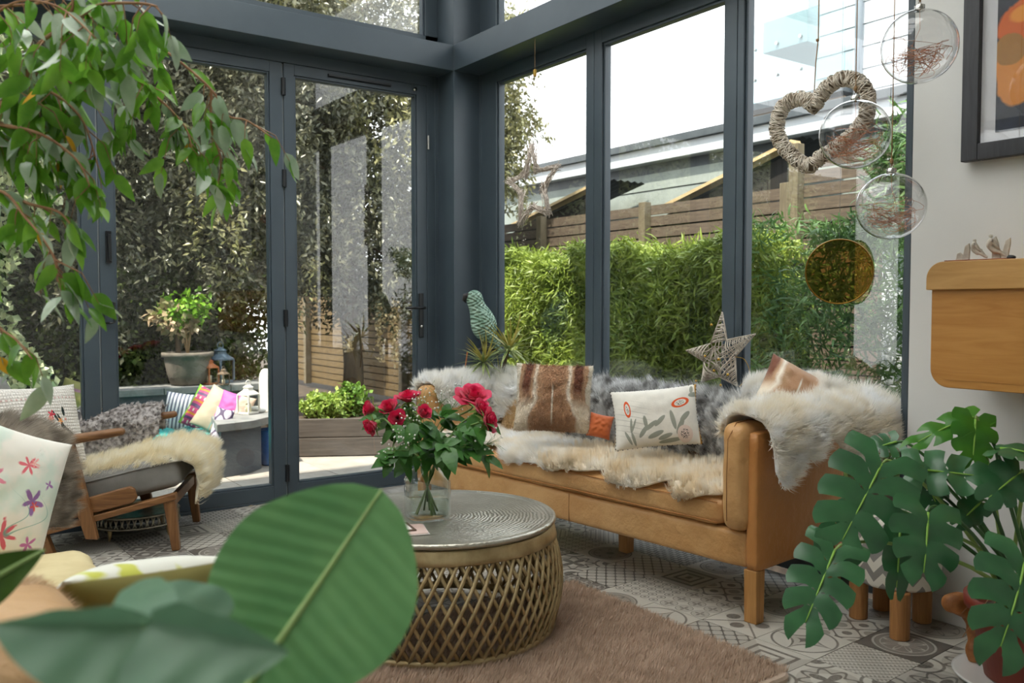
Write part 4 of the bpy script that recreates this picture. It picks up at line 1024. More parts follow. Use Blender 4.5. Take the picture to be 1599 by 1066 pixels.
def leafshape(L, W_, fold=.25, droop=.2, n=6, tooth=0, tipp=1.0, wav=0):
    V = []; F = []
    for i in range(n+1):
        t = i/n; w_ = W_/2*(math.sin(PI*min(1, t**.8))**.8)*(1-.15*t) if 0 < t < 1 else 0.0004
        if tooth: w_ *= 1+tooth*(1 if i % 2 else -1)
        y = L*t; z = -droop*L*t*t
        ww = wav*math.sin(t*9)*L
        V += [(-w_, y-w_*.15, z+fold*w_+ww), (0, y, z), (w_, y-w_*.15, z+fold*w_-ww)]
    for i in range(n):
        a = i*3; F += [(a, a+1, a+4, a+3), (a+1, a+2, a+5, a+4)]
    return V, F
def basis(p, d, nrm):
    y = Vector(d).normalized(); x = y.cross(Vector(nrm)); x = x.normalized() if x.length > 1e-5 else y.orthogonal().normalized(); z = x.cross(y)
    return Matrix.Translation(p) @ Matrix((x, y, z)).transposed().to_4x4()
rl = []
for k in range(4):
    V, F = leafshape(.050+.006*k, .032+.003*k, .2, .15+.08*k, 9, .06, wav=.01*(k % 2)); me = MB().add(V, F).mesh('leaf'); me.materials.append(M_RLEAF); rl.append(me)
def rose_bloom(s, opened, seed):
    rg = random.Random(seed); m = MB()
    for j in range(26):
        t = j/26; a = j*2.4; rad = s*(.10+.75*t**1.2*opened); hgt = s*(1.0-.35*t*opened); tilt = .15+1.0*t**1.6*opened
        pw = s*(.55+.35*t)
        V = []; F = []
        nu, nv = 6, 6
        for u in range(nu+1):
            for v in range(nv+1):
                q = (u/nu-.5)*2; h = v/nv
                wdt = pw*math.sin(PI*(.18+.62*h))**.8
                r = rad*(.25+.75*h**.7)+s*.35*tilt*h*h
                aa = q*wdt/max(r+.25*s, .3*s)*1.0
                rr_ = r+(.06*s*h*h*(1-abs(q)))+s*.10*math.sin(h*PI)*(.4)
                curl = s*.12*max(0, h-.75)*4*tilt
                z = hgt*(h*math.cos(tilt*.55*h))-curl*(.5+.5*abs(q))*.6-.10*s*q*q*h
                V.append((rr_*math.cos(a+aa)+curl*math.cos(a), rr_*math.sin(a+aa)+curl*math.sin(a), z+rg.uniform(-.01, .01)*s))
        F = [(u*(nv+1)+v, (u+1)*(nv+1)+v, (u+1)*(nv+1)+v+1, u*(nv+1)+v+1) for u in range(nu) for v in range(nv)]
        m.add(V, F)
    return m
def rose(px_, py_, dpt, s, d, opened, lab, seed):
    s *= 1.35; P = at_d(px_, py_, dpt); d = Vector(d).normalized(); base = P-d*s*.5
    r = empty('rose', base, 0, lab, 'flower', 'crimson roses in the glass vase')
    Mr = rot_to(d)
    rose_bloom(s, opened, seed).build('bloom', M_ROSE, r, smooth=True, fix=False).rotation_euler = Mr.to_euler()
    sep = MB()
    for k in range(5):
        a = k*1.257+seed; V, F = leafshape(s*1.05, s*.28, .3, .35, 5)
        dd = Mr @ Vector((math.cos(a), math.sin(a), .15 if opened > .6 else .8)); sep.add(V, F, basis((0, 0, 0), dd, Mr @ Vector((0, 0, 1))))
    sep.ball(tuple(-d*.003), s*.26, 8); sep.build('sepals', M_SEP, r, smooth=True, fix=False)
    rg = random.Random(seed); a = rg.uniform(0, 6.28)
    neck = vc+Vector((.026*math.cos(a), .026*math.sin(a), .172)); foot = vc+Vector((-.040*math.cos(a), -.040*math.sin(a), .016))
    mid = base*.5+neck*.5+Vector((0, 0, .028)); q = [base, base-d*.03, mid, neck, vc+Vector((.002*math.cos(a), .002*math.sin(a), .105)), foot]
    P2 = []
    for i in range(len(q)-1):
        for k in range(4):
            t = k/4; p0, p1, p2, p3 = q[max(i-1, 0)], q[i], q[i+1], q[min(i+2, len(q)-1)]
            P2.append(.5*((2*p1)+(-p0+p2)*t+(2*p0-5*p1+4*p2-p3)*t*t+(-p0+3*p1-3*p2+p3)*t**3))
    P2.append(foot)
    st_ = MB().tube([p-base for p in P2], .0032, 7).build('stem', M_STEM, r, smooth=True)
    for k in range(8):
        i = rg.randrange(2, 11); p = P2[i]-base; o = link('leaf', rl[rg.randrange(4)], r)
        ou = (P2[i]-vc); ou.z = 0; ou = ou.normalized() if ou.length > .01 else Vector((1, 0, 0))
        dd = Vector((rg.uniform(-1, 1), rg.uniform(-1, 1), rg.uniform(-.9, .25)))+ou*.7+Vector((.2, -.35, 0))
        o.matrix_local = basis(p+dd*.012, dd, (rg.uniform(-.5, .5), rg.uniform(-1, -.2), .9)) @ Matrix.Scale(rg.uniform(.75, 1.25), 4)
for i, a in enumerate([
    (577, 637, 2.80, .030, (-.9, .1, .25), .45, 'crimson rosebud drooping furthest left, upper of the two'),
    (580, 665, 2.74, .031, (-.9, -.1, -.35), .5, 'crimson rose hanging furthest left, lower of the two'),
    (607, 636, 2.84, .030, (-.5, -.3, .6), .6, 'crimson rose left of centre beside the drooping pair'),
    (621, 652, 2.78, .026, (-.3, -.5, .2), .6, 'small crimson rose tucked low beneath the upper left roses'),
    (637, 618, 2.86, .031, (-.2, -.1, 1), .8, 'crimson rose at the top left of the bunch, seen from its sepals'),
    (662, 644, 2.66, .027, (.05, -.75, .6), .5, 'crimson half open rose in front centre among the white sprays'),
    (740, 616, 2.80, .040, (-.1, -.45, .85), 1.0, 'largest fully open crimson rose at the top right'),
    (752, 637, 2.70, .028, (.3, -.6, .5), .7, 'crimson rose just below the largest open one'),
    (765, 656, 2.64, .030, (.5, -.75, .25), .8, 'crimson rose lowest on the right of the bunch')]): rose(*a, i*7+3)
gy = empty('gypsophila_spray', vc+Vector((0, 0, .17)), 0, "baby's breath sprays of tiny white flowers between the roses", 'flower')
ms = MB(); mb = MB(); rg = random.Random(4)
for (px_, py_, dp, n) in ((658, 628, 2.84, 34), (640, 655, 2.72, 26), (632, 690, 2.66, 22), (704, 640, 2.85, 26), (690, 620, 2.9, 20), (612, 700, 2.66, 14), (770, 690, 2.62, 18), (718, 615, 2.95, 14)):
    c = at_d(px_, py_, dp)-(vc+Vector((0, 0, .17))); ms.tube([(0, 0, 0), c*.5+Vector((0, 0, .02)), c*.9], .0012, 5)
    for k in range(n):
        p = c+Vector((rg.gauss(0, .022), rg.gauss(0, .022), rg.gauss(0, .026))); ms.tube([c*.9, c*.55+p*.45, p], .0005, 3, caps=False); mb.ball(p, rg.uniform(.0022, .0038), 6)
ms.build('stem', M_STEM, gy, fix=False)['kind'] = 'stuff'; mb.build('blossom', mat('white_petal', '#f6f5ef', rough=.6), gy, smooth=True, fix=False)['kind'] = 'stuff'
# extra foliage: leafy stems as things of their own
for j, (px_, py_, dp, lab) in enumerate(((600, 725, 2.68, 'leafy green stem hanging low on the left of the vase'), (700, 700, 2.60, 'leafy green stem bending over the front of the vase rim'), (765, 715, 2.62, 'leafy green stem drooping over the right side of the vase'), (650, 700, 2.62, 'leafy green stem at the middle of the bunch'), (728, 672, 2.66, 'leafy green stem under the largest rose'), (692, 650, 2.8, 'round-leaved eucalyptus-like stem behind the bunch'))):
    E_ = at_d(px_, py_, dp); nk = vc+Vector((0, 0, .172)); r = empty('foliage_stem', nk, 0, lab, 'foliage'); rg = random.Random(j+40)
    P2 = [Vector((0, 0, -.12)), Vector((0, 0, 0)), (E_-nk)*.5+Vector((0, 0, .03)), E_-nk]; MB().tube(P2, [.003, .0028, .002, .0012], 6).build('stem', M_STEM, r, smooth=True)
    for k in range(15):
        t = rg.uniform(.15, 1); p = P2[1].lerp(P2[3], t)+Vector((0, 0, .04*math.sin(t*PI))); o = link('leaf', rl[rg.randrange(4)], r)
        dd = Vector((rg.uniform(-1, 1), rg.uniform(-1, .4), rg.uniform(-1, .3)))+(P2[3].normalized())*.6
        o.matrix_local = basis(p+dd*.01, dd, (rg.uniform(-.5, .5), rg.uniform(-1, -.3), .8)) @ Matrix.Scale(rg.uniform(.8, 1.35), 4)
# booklets on the table
q = at_z(640, 823, zt+.002); M_PAPER = mat('ivory_paper', '#e6dcd6', '#efe7e1', rough=.6)
bk_ = empty('booklet', (q.x-.05, q.y-.02, zt), math.radians(-20), 'thin pale pink booklet lying on the table at the vase foot', 'book')
MB().box((0, 0, .002), (.17, .12, .004)).build('cover', M_PAPER, bk_, bevel=.001)
MB().box((0, 0, .005), (.163, .113, .002)).build('page', mat('pink_page', '#d9b9ae', '#e3c8bf', rough=.6), bk_)
bk_ = empty('booklet', (q.x-.07, q.y+.0, zt+.0063), math.radians(-12), 'dark framed folded card lying on the booklet', 'card')
MB().box((0, 0, .002), (.14, .10, .003)).build('cover', mat('dark_card', '#5a4638', '#6e5748', rough=.6), bk_); MB().box((-.0, 0, .0038), (.12, .08, .0012)).build('page', M_PAPER, bk_)
# wicker ball behind the table
q = at_d(629, 750, 3.9); m = MB(); rg = random.Random(2)
for k in range(22):
    ax = Vector((rg.gauss(0, 1), rg.gauss(0, 1), rg.gauss(0, 1))).normalized(); R_ = rot_to(ax); m.tube([R_ @ Vector((.055*math.cos(t), .055*math.sin(t), 0)) for t in np.linspace(0, 2*PI, 22)[:-1]], .004, 5, closed=True)
o = m.build('wicker_ball', mat('terracotta_wicker', '#8a5a3c', '#b07a55', rough=.8), smooth=True, loc=(q.x, q.y, .060)); tag(o, 'brown woven wicker ball on the floor behind the coffee table', 'ornament')
# ------------------------------------------------------------------ wooden lounge armchair with its cushions
M_OAKC = wood('armchair_oak', '#6b4526', '#93683f', ax=0, rough=.42, sc=5)
M_OAKV = wood('armchair_oak_upright', '#6b4526', '#93683f', ax=2, rough=.42, sc=5)
CF = math.radians(-25)
AC = Vector((-1.854, -.632, 0))      # foot of the near front leg; local X forward, local Y to the far side
ach = empty('armchair', AC, CF, 'oak framed lounge armchair with grey seat cushion, covered in fleeces', 'armchair')
AW = .50
for y, sg in ((0.0, -1), (AW, 1)):
    MB().add([(-.02, -.018, 0), (.012, -.018, 0), (.012, .018, 0), (-.02, .018, 0), (-.055, -.022, .235), (-.005, -.022, .24), (-.005, .022, .24), (-.055, .022, .235)], [(3, 2, 1, 0), (4, 5, 6, 7), (0, 1, 5, 4), (1, 2, 6, 5), (2, 3, 7, 6), (3, 0, 4, 7)]).build('front_leg', M_OAKV, ach, bevel=.004).location = (0, y, 0)
    # inclined side rail and the deeper board on it
    MB().bar((-.68, y, .065), (-.0, y, .235), .026, .055, up=(0, 1, 0)).build('side_rail', M_OAKC, ach, bevel=.004)
    MB().prism([(-.50, .135), (-.17, .215), (-.155, .235), (-.165, .275), (-.185, .285), (-.54, .195)], y+sg*.013-.012, y+sg*.013+.012).build('side_board', M_OAKC, ach, bevel=.006)
    yo = y+sg*.035
    MB().add([(-.355, -.016, .075), (-.305, -.016, .07), (-.305, .016, .07), (-.355, .016, .075), (-.465, -.018, .475), (-.395, -.018, .485), (-.395, .018, .485), (-.465, .018, .475)], [(3, 2, 1, 0), (4, 5, 6, 7), (0, 1, 5, 4), (1, 2, 6, 5), (2, 3, 7, 6), (3, 0, 4, 7)]).build('arm_post', M_OAKV, ach, bevel=.005).location = (.10 if sg > 0 else 0, yo, 0)
    MB().tube([(-.62, yo, .47), (-.56, yo, .478), (-.40, yo, .493), (-.27, yo, .512), (-.205, yo, .522), (-.195, yo, .524)], [.012, .020, .021, .019, .016, .009], 12).build('armrest', M_OAKC, ach, smooth=True).location = (.10 if sg > 0 else 0, 0, 0)
    MB().bar((-.50, y, 0), (-.60, y, .30), .032, .04, up=(0, 1, 0)).build('rear_leg', M_OAKV, ach, bevel=.004)
    MB().bar((-.64, y, .12), (-.92, y, .72), .028, .045, up=(0, 1, 0)).build('back_post', M_OAKV, ach, bevel=.004)
for x, z in ((-.02, .21), (-.56, .12), (-.90, .69)): MB().span((x-.012, 0, z-.022), (x+.012, AW, z+.022)).build('cross_rail', M_OAKC, ach, bevel=.003)
sc2 = puff((.60, .47, .135), .03, (.01, 0, .015), n=14, wr=.004, ws=16).build('seat_cushion', mat('grey_upholstery', '#77746f', '#8b8883', scale=6, rough=.7, bump=.1, bscale=200), ach, smooth=True)
sc2.location = (-.29, AW/2, .272); sc2.rotation_euler = (0, -math.radians(13), 0)
MB().tube([(.303, y, .04) for y in np.linspace(-.21, .21, 8)]+[(.303-.6*t, .236, .046) for t in (.1, .5, .95)], .004, 6).build('piping', MATS['grey_upholstery'], sc2, smooth=True)
MB().tube([(.303-.6*t, -.236, .046) for t in (.95, .5, .1, .02)]+[(.303, -.21, .04)], .004, 6).build('piping', MATS['grey_upholstery'], sc2, smooth=True)
bc = puff((.12, .48, .46), .04, (.02, 0, 0), n=12, wr=.004).build('back_cushion', MATS['grey_upholstery'], ach, smooth=True)
bc.location = (-.80, AW/2, .50); bc.rotation_euler = (0, -math.radians(24), 0)
CM = Matrix.Translation(AC) @ Matrix.Rotation(CF, 4, 'Z')
def seat_fl(u, v):
    # u across the seat, v from the back to the front and down over the edge
    y = .03+.50*u+.02*math.sin(v*9); e = .02*math.sin(u*13)+.012*math.sin(u*29)
    pts = [(-.56, .285), (-.40, .325), (-.22, .368), (-.06, .405), (.02, .408), (.065, .375), (.078, .30), (.065, .215+e)]
    t = v*(len(pts)-1); i = min(int(t), len(pts)-2); t -= i
    x = pts[i][0]*(1-t)+pts[i+1][0]*t; z = pts[i][1]*(1-t)+pts[i+1][1]*t
    edge = (2*u-1)**6*.05
    return (x+.006*math.sin(y*31), y, z-edge*(1 if u > .5 else .5)+.006*math.sin(y*25+v*11))
V, F = sheet(seat_fl, 30, 40)
skin('chair_sheepskin', V, F, furmat('pale_yellow_fleece', '#fbf0d2', '#fffbee', 9), 'pale yellow long wool sheepskin over the armchair seat, hanging off its front', 60000, .036, .0022, M=CM, lay=(.5, 0, -.45), flat=.55, jit=.4, clump=.024, cl=.75, seed=21, flip=True)
# grey-mauve curly lambskin over the far armrest
def arm_dr(u, v):
    x = -.62+.46*u; pts = [(.44, .42-.11*math.sin(PI*u)), (.45, .48), (.50, .525), (.535, .550), (.58, .53), (.60, .42)]
    t = v*(len(pts)-1); i = min(int(t), len(pts)-2); t -= i
    return (x, pts[i][0]*(1-t)+pts[i+1][0]*t, pts[i][1]*(1-t)+pts[i+1][1]*t+.03*u-.005)
V, F = sheet(arm_dr, 24, 26)
skin('grey_lambskin', V, F, mat('curly_grey_lambskin', '#8f8784', '#d6cfcc', scale=60, rough=.9, transl=.3, lo=.35, hi=.6), 'curly mauve grey lambskin draped over the far armrest of the armchair', 26000, .014, .0028, M=CM, lay=(0, 0, -.2), flat=.2, jit=.8, clump=.012, cl=.9, curl=.9, seed=22)
# knitted cushion with embroidered flowers
def knit(x, y, z, v):
    k = abs_(sin_(x*260))*abs_(sin_(z*230+x*40)); c = mix(lt(k, .25, .2)*.5, '#e8e2da', '#a89f94')
    def fl(cx, cz, R, col, c, n=5, ph=0):
        dx, dz = x-cx, z-cz; r = ln(dx, dz); th = mth('ARCTAN2', dz, dx); return mix(lt(r, R*.7+R*.3*cos_(th*n+ph), .003), c, col)
    def st_(cx, cz, a, b, r, col, c):
        dx, dz = x-cx, z-cz; cr, sr = math.cos(r), math.sin(r); return mix(lt(ln((dx*cr+dz*sr)/a, (dz*cr-dx*sr)/b), 1, .1), c, col)
    for cx, cz, a, b, r in ((.055, .035, .030, .006, 2.0), (.075, .02, .030, .006, 1.9), (.10, .055, .022, .008, 1.6), (.10, -.02, .045, .005, 2.3), (.12, -.035, .045, .004, 2.4), (.085, -.01, .02, .01, 2.2)): c = st_(cx, cz, a, b, r, '#22302c', c)
    c = fl(.035, .045, .022, '#e0455a', c); c = fl(.028, .025, .018, '#f0907c', c, 6, 1); c = fl(.075, .015, .016, '#e9a05a', c, 5, 2); c = fl(.105, .02, .009, '#e58a7a', c)
    return mix(band(z, .118, .006, .004)*lt(sin_(x*300), 0, .5), c, '#c9a8a0')
q = at_d(58, 668, 3.66)
kc = pil(q, .46, .36, .11, (.58, -.80, .25), .05, mat('knitted_cotton', '#fff', rough=.9, fn=knit, bump=.5, bfn=lambda x, y, z, v: abs_(sin_(x*260))*abs_(sin_(z*230))), 'cream knitted cushion with embroidered red and black flowers on the armchair', 11)
m = MB()
for c in ((.205, 0, .155), (-.205, 0, .155)): m.ball(c, .012, 8)
m.build('pompom', M_CREAM, kc, smooth=True)
# low pierced metal tray table behind the chair
q = at_z(238, 812)
tt = empty('tray_table', (-1.93, -.22, 0), 0, 'low round pierced metal tray table on little brass feet behind the armchair', 'table')
M_SIL = mat('tarnished_silver', '#8d8878', '#b9b3a1', scale=25, rough=.4, metal=.85, bump=.3, bscale=80)
MB().lathe([(.001, .105), (.17, .105), (.185, .11), (.19, .105), (.185, .098), (.001, .098)], 48).build('tray_top', M_SIL, tt, smooth=True)
m = MB()
for k in range(44):
    a = 2*PI*k/44; m.tube([(.183*math.cos(a+t*.07), .183*math.sin(a+t*.07), .098-.04*t) for t in (0, .5, 1)], .004, 5); m.tube([(.183*math.cos(a-t*.07+.07), .183*math.sin(a-t*.07+.07), .098-.04*t) for t in (0, .5, 1)], .004, 5)
m.build('pierced_band', M_SIL, tt, smooth=True)
MB().lathe([(.178, .052), (.190, .052), (.190, .060), (.178, .060)], 48, closed=True).build('lower_ring', M_SIL, tt, smooth=True)
for k in range(4):
    a = 2*PI*k/4-.9; MB().tube([(.17*math.cos(a), .17*math.sin(a), .054), (.172*math.cos(a), .172*math.sin(a), .02), (.176*math.cos(a), .176*math.sin(a), 0)], [.012, .007, .004], 8).build('foot', M_BRASS, tt, smooth=True)
# fallen leaves
for i, (px_, py_, c) in enumerate(((364, 842, '#d9922f'), (376, 789, '#cbb58a'), (388, 790, '#d8c49a'), (352, 793, '#bfa77c'), (430, 783, '#d8cba8'))):
    p = at_z(px_, py_, .003); V, F = leafshape(.028, .014, .4, -.3, 5); o = MB().add(V, F).build('fallen_leaf', mat('dry_leaf_%d' % i, c, rough=.7), smooth=True, fix=False, loc=p, rot=(0, 0, i*1.9))
    tag(o, ['orange fallen leaf on the tiles right of the armchair leg', 'curled straw leaf by the middle door sill', 'pale straw leaf just right of the curled one', 'brown leaf leftmost along the door sill', 'thin cream leaf under the door hinge'][i], 'leaf', 'fallen leaves on the tiles')
# ------------------------------------------------------------------ near seating at the left, seen from behind
M_BEI = mat('beige_seat_cotton', '#c3b184', '#d8c89c', scale=5, rough=.85, bump=.25, bscale=12)
fs = empty('near_sofa', (-2.60, -2.45, 0), 0, 'tan leather low sofa in the left foreground with a rumpled beige seat', 'sofa')
M_TAN2 = leather('pale_tan_leather', '#c09566', '#dcb78e')
block('seat_base', (-.45, -.62, .10), (.20, .85, .20), .03, par=fs, mt=M_TAN2)
bs = block('seat_cushion', (-.47, -.60, .20), (.24, .88, .315), .045, (.0, .0, .02), par=fs, mt=M_BEI, wr=.008, ws=22, n=24)
block('backrest', (-.60, -.86, .12), (.02, -.64, .46), .05, (0, .01, .01), par=fs, mt=M_TAN2, n=14)
block('side_back', (-.66, -.62, .12), (-.48, .85, .56), .05, (0, .01, .01), par=fs, mt=M_TAN2, n=14)
for x, y in ((-.6, -.75), (.12, -.55), (-.6, .78), (.15, .78)): MB().span((x-.025, y-.025, 0), (x+.025, y+.025, .11)).build('leg', M_LEG, fs)
# floral cushion, grey fur, olive cushion, tan fur
def floral(x, y, z, v):
    c = mix(contrast(noise(v, 9, 3), .45, .6)*.5, '#f1ece2', '#bfe0d2')
    for cx, cz, R, col, n, ph in ((.02, .09, .035, '#e8556a', 6, 0), (.035, .10, .02, '#f7a3a0', 5, 1), (.06, -.01, .045, '#8a4fa0', 5, .6), (.07, -.02, .018, '#e0503f', 5, 0), (.0, -.12, .05, '#d9405c', 7, .3), (.09, -.13, .03, '#c25aa8', 5, 2), (-.08, .03, .05, '#e77b9a', 6, 1), (-.08, -.1, .04, '#7a5ab0', 5, 1), (.10, .05, .02, '#9a56a8', 4, 1)):
        dx, dz = x-cx, z-cz; r = ln(dx+(noise(v, 25, 2)-.5)*.03, dz+(noise(v, 31, 2)-.5)*.03)*(1+noise(v, 60, 2)*.4); th = mth('ARCTAN2', dz, dx); c = mix(lt(r, R*.75+R*.4*cos_(th*n+ph), .008)*.9, c, col)
    k = band(sin_(x*30+sin_(z*40)*1.2)+z*6, .3, .06, .05)*lt(z, .02, .05); return mix(k*.8, c, '#5aa39a')
q = at_d(6, 772, 2.55)
pil(q, .34, .40, .11, (.45, -.86, .15), .42, mat('floral_print', '#fff', rough=.8, fn=floral), 'white floral print cushion with pink and purple blossoms at the left edge', 13)
def gf(u, v):
    x = -.07+.16*u; t = v
    return (x+.13*t*t, .0+.10*math.sin(PI*min(1, t*1.1))-.12*t, .16-.36*t+.05*math.sin(PI*u)-.02)
GM = Matrix.Translation(at_d(0, 690, 2.75)) @ Matrix.Rotation(-.5, 4, 'Z')
def gf(u, v):
    a = v*2.6-.6; R = .115
    if v < .55: t = v/.55; x = -.13+.235*math.sin(t*PI/2); z = .045*math.cos(t*PI/2)+.0
    else: t = (v-.55)/.45; x = .105+.02*math.sin(t*3)-.01*t; z = -.26*t
    return (x, -.16+.32*u, z-.05*(2*u-1)**2)
V, F = sheet(gf, 24, 30)
skin('grey_sheepskin', V, F, furmat('warm_grey_fur', '#857a6e', '#cdc2b3', 14), 'thick warm grey sheepskin hanging beside the floral cushion', 46000, .05, .0024, cat='sheepskin', M=GM, lay=(.25, -.2, -.6), flat=.6, jit=.4, clump=.03, cl=.75, seed=31, flip=True)
o = puff((.20, .30, .62), .06, (.0, 0, 0), n=12).build('grey_armchair_back', MATS['grey_upholstery'], smooth=True); o.matrix_world = GM @ Matrix.Translation((-.04, 0, -.34)); tag(o, 'grey upholstered arm block under the thick grey sheepskin', 'upholstery')
def lemon(x, y, z, v):
    c = mix(contrast(noise(v, 14, 1), .47, .53), '#efeee2', '#cdd043'); c = mix(contrast(noise(v, 22, 1), .6, .64), c, '#8fc4b0')
    return mix(lt(-y, -.0, .004), c, '#8d8440')
# flat-lying cushion: patterned upper face, olive velvet underside
q = at_d(195, 950, 1.62)
lc = pillow(.36, .26, .13, n=26, k=4).build('cushion', mat('lemon_print_and_olive', '#fff', rough=.8, fn=lambda x, y, z, v: mix(lt(-y, .004, .004), '#8f8745', mix(contrast(noise(v, 14, 1), .47, .53), '#efeee2', '#d2d452')), sheen=.3), smooth=True)
lc.matrix_world = frame(q, (.13, -.55, -.58), .18); tag(lc, 'olive velvet cushion with a lemon and white patterned face, in the left foreground', 'cushion')
for k, (px_, py_, dp, rx, rz_, sx, lab) in enumerate(((0, 1000, 1.38, .1, .5, (.09, .10, .075), 'tan sheepskin bundled at the left edge of the foreground'), (215, 1015, 1.40, 0, 0, (.10, .09, .045), 'pale tan sheepskin in front of the olive cushion'))):
    c = at_d(px_, py_, dp); m = MB().ball((0, 0, 0), 1, 24, sx); V = np.array(m.v); F = [f for f in m.f if len(f) == 4]
    me = fast_mesh('fleece', V, F); m_ = furmat('tan_fleece', '#d4ae82', '#f3e1c4', 9); o = link('sheepskin_bundle', me, None, m_); o.location = c; tag(o, lab, 'sheepskin')
    fur('fleece', V, F, 14000, .022, .002, m_, o, lay=(0, 0, -.3), flat=.3, clump=.02, seed=40+k)
o = puff((.34, .30, .40), .06, (0, .02, .02), n=14, wr=.004).build('leather_pouffe', M_TAN2, smooth=True); c = at_d(-70, 1130, 1.2); o.location = (c.x, c.y, c.z-.06); tag(o, 'pale tan leather pouffe in the bottom left corner', 'pouffe')
# ------------------------------------------------------------------ broad leaves in the near foreground
M_BAN = mat('banana_leaf', '#55905a', '#82b574', scale=5, rough=.36, transl=.35, lo=.3, hi=.7, bfn=lambda x, y, z, v: sin_(y*330+abs_(x)*120+noise(v, 8, 2)*6), bump=.13)
M_BAN2 = mat('blue_green_leaf', '#5a8468', '#86a988', scale=4, rough=.42, transl=.3)
M_RIB = mat('pale_midrib', '#8fae62', '#a5bf7c', rough=.5)
def bigleaf(name, B, T, nrm, W_, par, m, fold=.25, droop=.1, wide=.45, wav=.02, blunt=1.0, rib=True, tw=0, pw=.75, asym=(1, 1)):
    B, T = Vector(B), Vector(T); L = (T-B).length; n = 26; nv = 8; V = []; F = []
    for i in range(n+1):
        t = i/n; w_ = W_/2*max(.001, math.sin(PI*t**wide)**pw if t < 1 else .0) if blunt >= 1 else W_/2*max(.001, (math.sin(PI*min(1, t*blunt)**wide)**.75))
        for j in range(-nv, nv+1):
            s = j/nv; V.append((s*w_*asym[0 if s < 0 else 1], L*t-abs(s)*w_*.05, fold*abs(s)*w_-droop*L*(t-.0)**2*0-droop*L*math.sin(PI*t)*-.5+wav*math.sin(t*17+s*3)*abs(s)*w_*2+tw*s*w_*t))
    k = 2*nv+1
    for i in range(n):
        for j in range(k-1): a = i*k+j; F.append((a, a+1, a+k+1, a+k))
    M = basis(B, T-B, nrm); o = MB().add(V, F).build(name, m, par, smooth=True, fix=False)
    o.matrix_local = M
    if rib: MB().tube([V[i*k+nv] for i in range(0, n+1, 2)], [.0045*(1-.75*i/n)+.0006 for i in range(0, n+1, 2)], 6).build('midrib', M_RIB, o, smooth=True)
    return o
bp_ = at_d(250, 1180, .80)
bpl = empty('banana_plant', (bp_.x, bp_.y, 0), 0, 'broad-leaved banana-like plant right in front of the camera', 'plant')
O3 = Vector((bp_.x, bp_.y, 0))
def BL(b, t, nrm, W_, m, **k): return bigleaf('leaf', at_d(*b)-O3, at_d(*t)-O3, nrm, W_, bpl, m, **k)
BL((360, 1110, .80), (596, 764, .98), (-.35, -.85, .55), .208, M_BAN, wide=1.1, pw=.62, fold=.10, droop=-.06, wav=.015)
BL((240, 975, .62), (-12, 975, .60), (.1, -.75, .6), .115, M_BAN2, fold=.2, wide=.6, droop=.05, rib=False, asym=(1, .12))
BL((232, 970, .62), (452, 1018, .60), (-.1, -.75, .6), .14, M_BAN2, fold=.2, wide=.6, droop=.05, rib=False, asym=(.15, 1))
BL((232, 985, .64), (222, 905, .78), (-.3, -.8, .6), .05, M_BAN2, fold=.2, rib=False)
BL((330, 1000, .75), (225, 915, .82), (-.3, -.8, .6), .075, M_BAN2, fold=.15, rib=False)
BL((170, 1110, .60), (60, 1030, .66), (.2, -.7, .7), .05, M_BAN, fold=.2, rib=False)
BL((-60, 935, .95), (70, 858, 1.0), (.1, -.75, .5), .06, mat('deep_green_leaf', '#2f4f12', '#4d7020', rough=.4, transl=.3), fold=.2)
M_STK = mat('green_stalk', '#7e9a4a', '#93ab62', rough=.5)
m = MB(); m.tube([at_d(235, 975, .62)-O3, at_d(236, 1080, .63)-O3, Vector((0, 0, .35))], [.006, .008, .014], 8); m.tube([at_d(398, 1075, .80)-O3, at_d(370, 1150, .8)-O3, Vector((.01, 0, .3))], [.006, .009, .014], 8)
m.tube([Vector((0, 0, .1)), Vector((0, 0, .45))], [.03, .018], 10); m.build('stalk', M_STK, bpl, smooth=True)
MB().lathe([(.10, 0), (.13, .2), (.14, .22), (.12, .22), (.11, .18), (.001, .18)], 28).build('pot', mat('sand_pot', '#b7a58c', rough=.8), bpl, smooth=True)

# ------------------------------------------------------------------ weeping fig over the top left
M_FIG = mat('fig_leaf', '#4f8626', '#8cbf45', scale=9, rough=.25, transl=.5, spec=.6)
M_FIG2 = mat('fig_leaf_painted_highlight', '#8ea888', '#c6d6c0', scale=9, rough=.22, transl=.25, spec=.8)  # paler leaf copy, glossy highlights painted into the colour
M_FIGY = mat('fig_leaf_yellow', '#e0a418', '#efc23a', rough=.5, transl=.3)
M_TWIG = mat('fig_bark', '#8a6142', '#a98160', scale=20, rough=.8, bump=.3)
fl_ = []
for k in range(6):
    V, F = leafshape(.056+.004*k, .030+.002*(k % 3), .35, .10+.05*k, 7, wav=.01*(k % 2)); me = MB().add(V, F).mesh('leaf')
    me.materials.append([M_FIG, M_FIG, M_FIG2, M_FIG, M_FIG2, M_FIG][k]); fl_.append(me)
V, F = leafshape(.055, .022, .4, .1, 7); fy = MB().add(V, F).mesh('leaf'); fy.materials.append(M_FIGY)
FB = at_d(-330, 300, 2.1); FO = Vector((-3.75, -1.75, 0))
fig = empty('weeping_fig', FO, 0, 'weeping fig tree whose drooping branches fill the top left corner', 'tree')
FD = 1.75
def pts(lst, d0=FD): return [at_d(x, y, (d0+(d[0] if d else 0)))-FO for x, y, *d in lst]
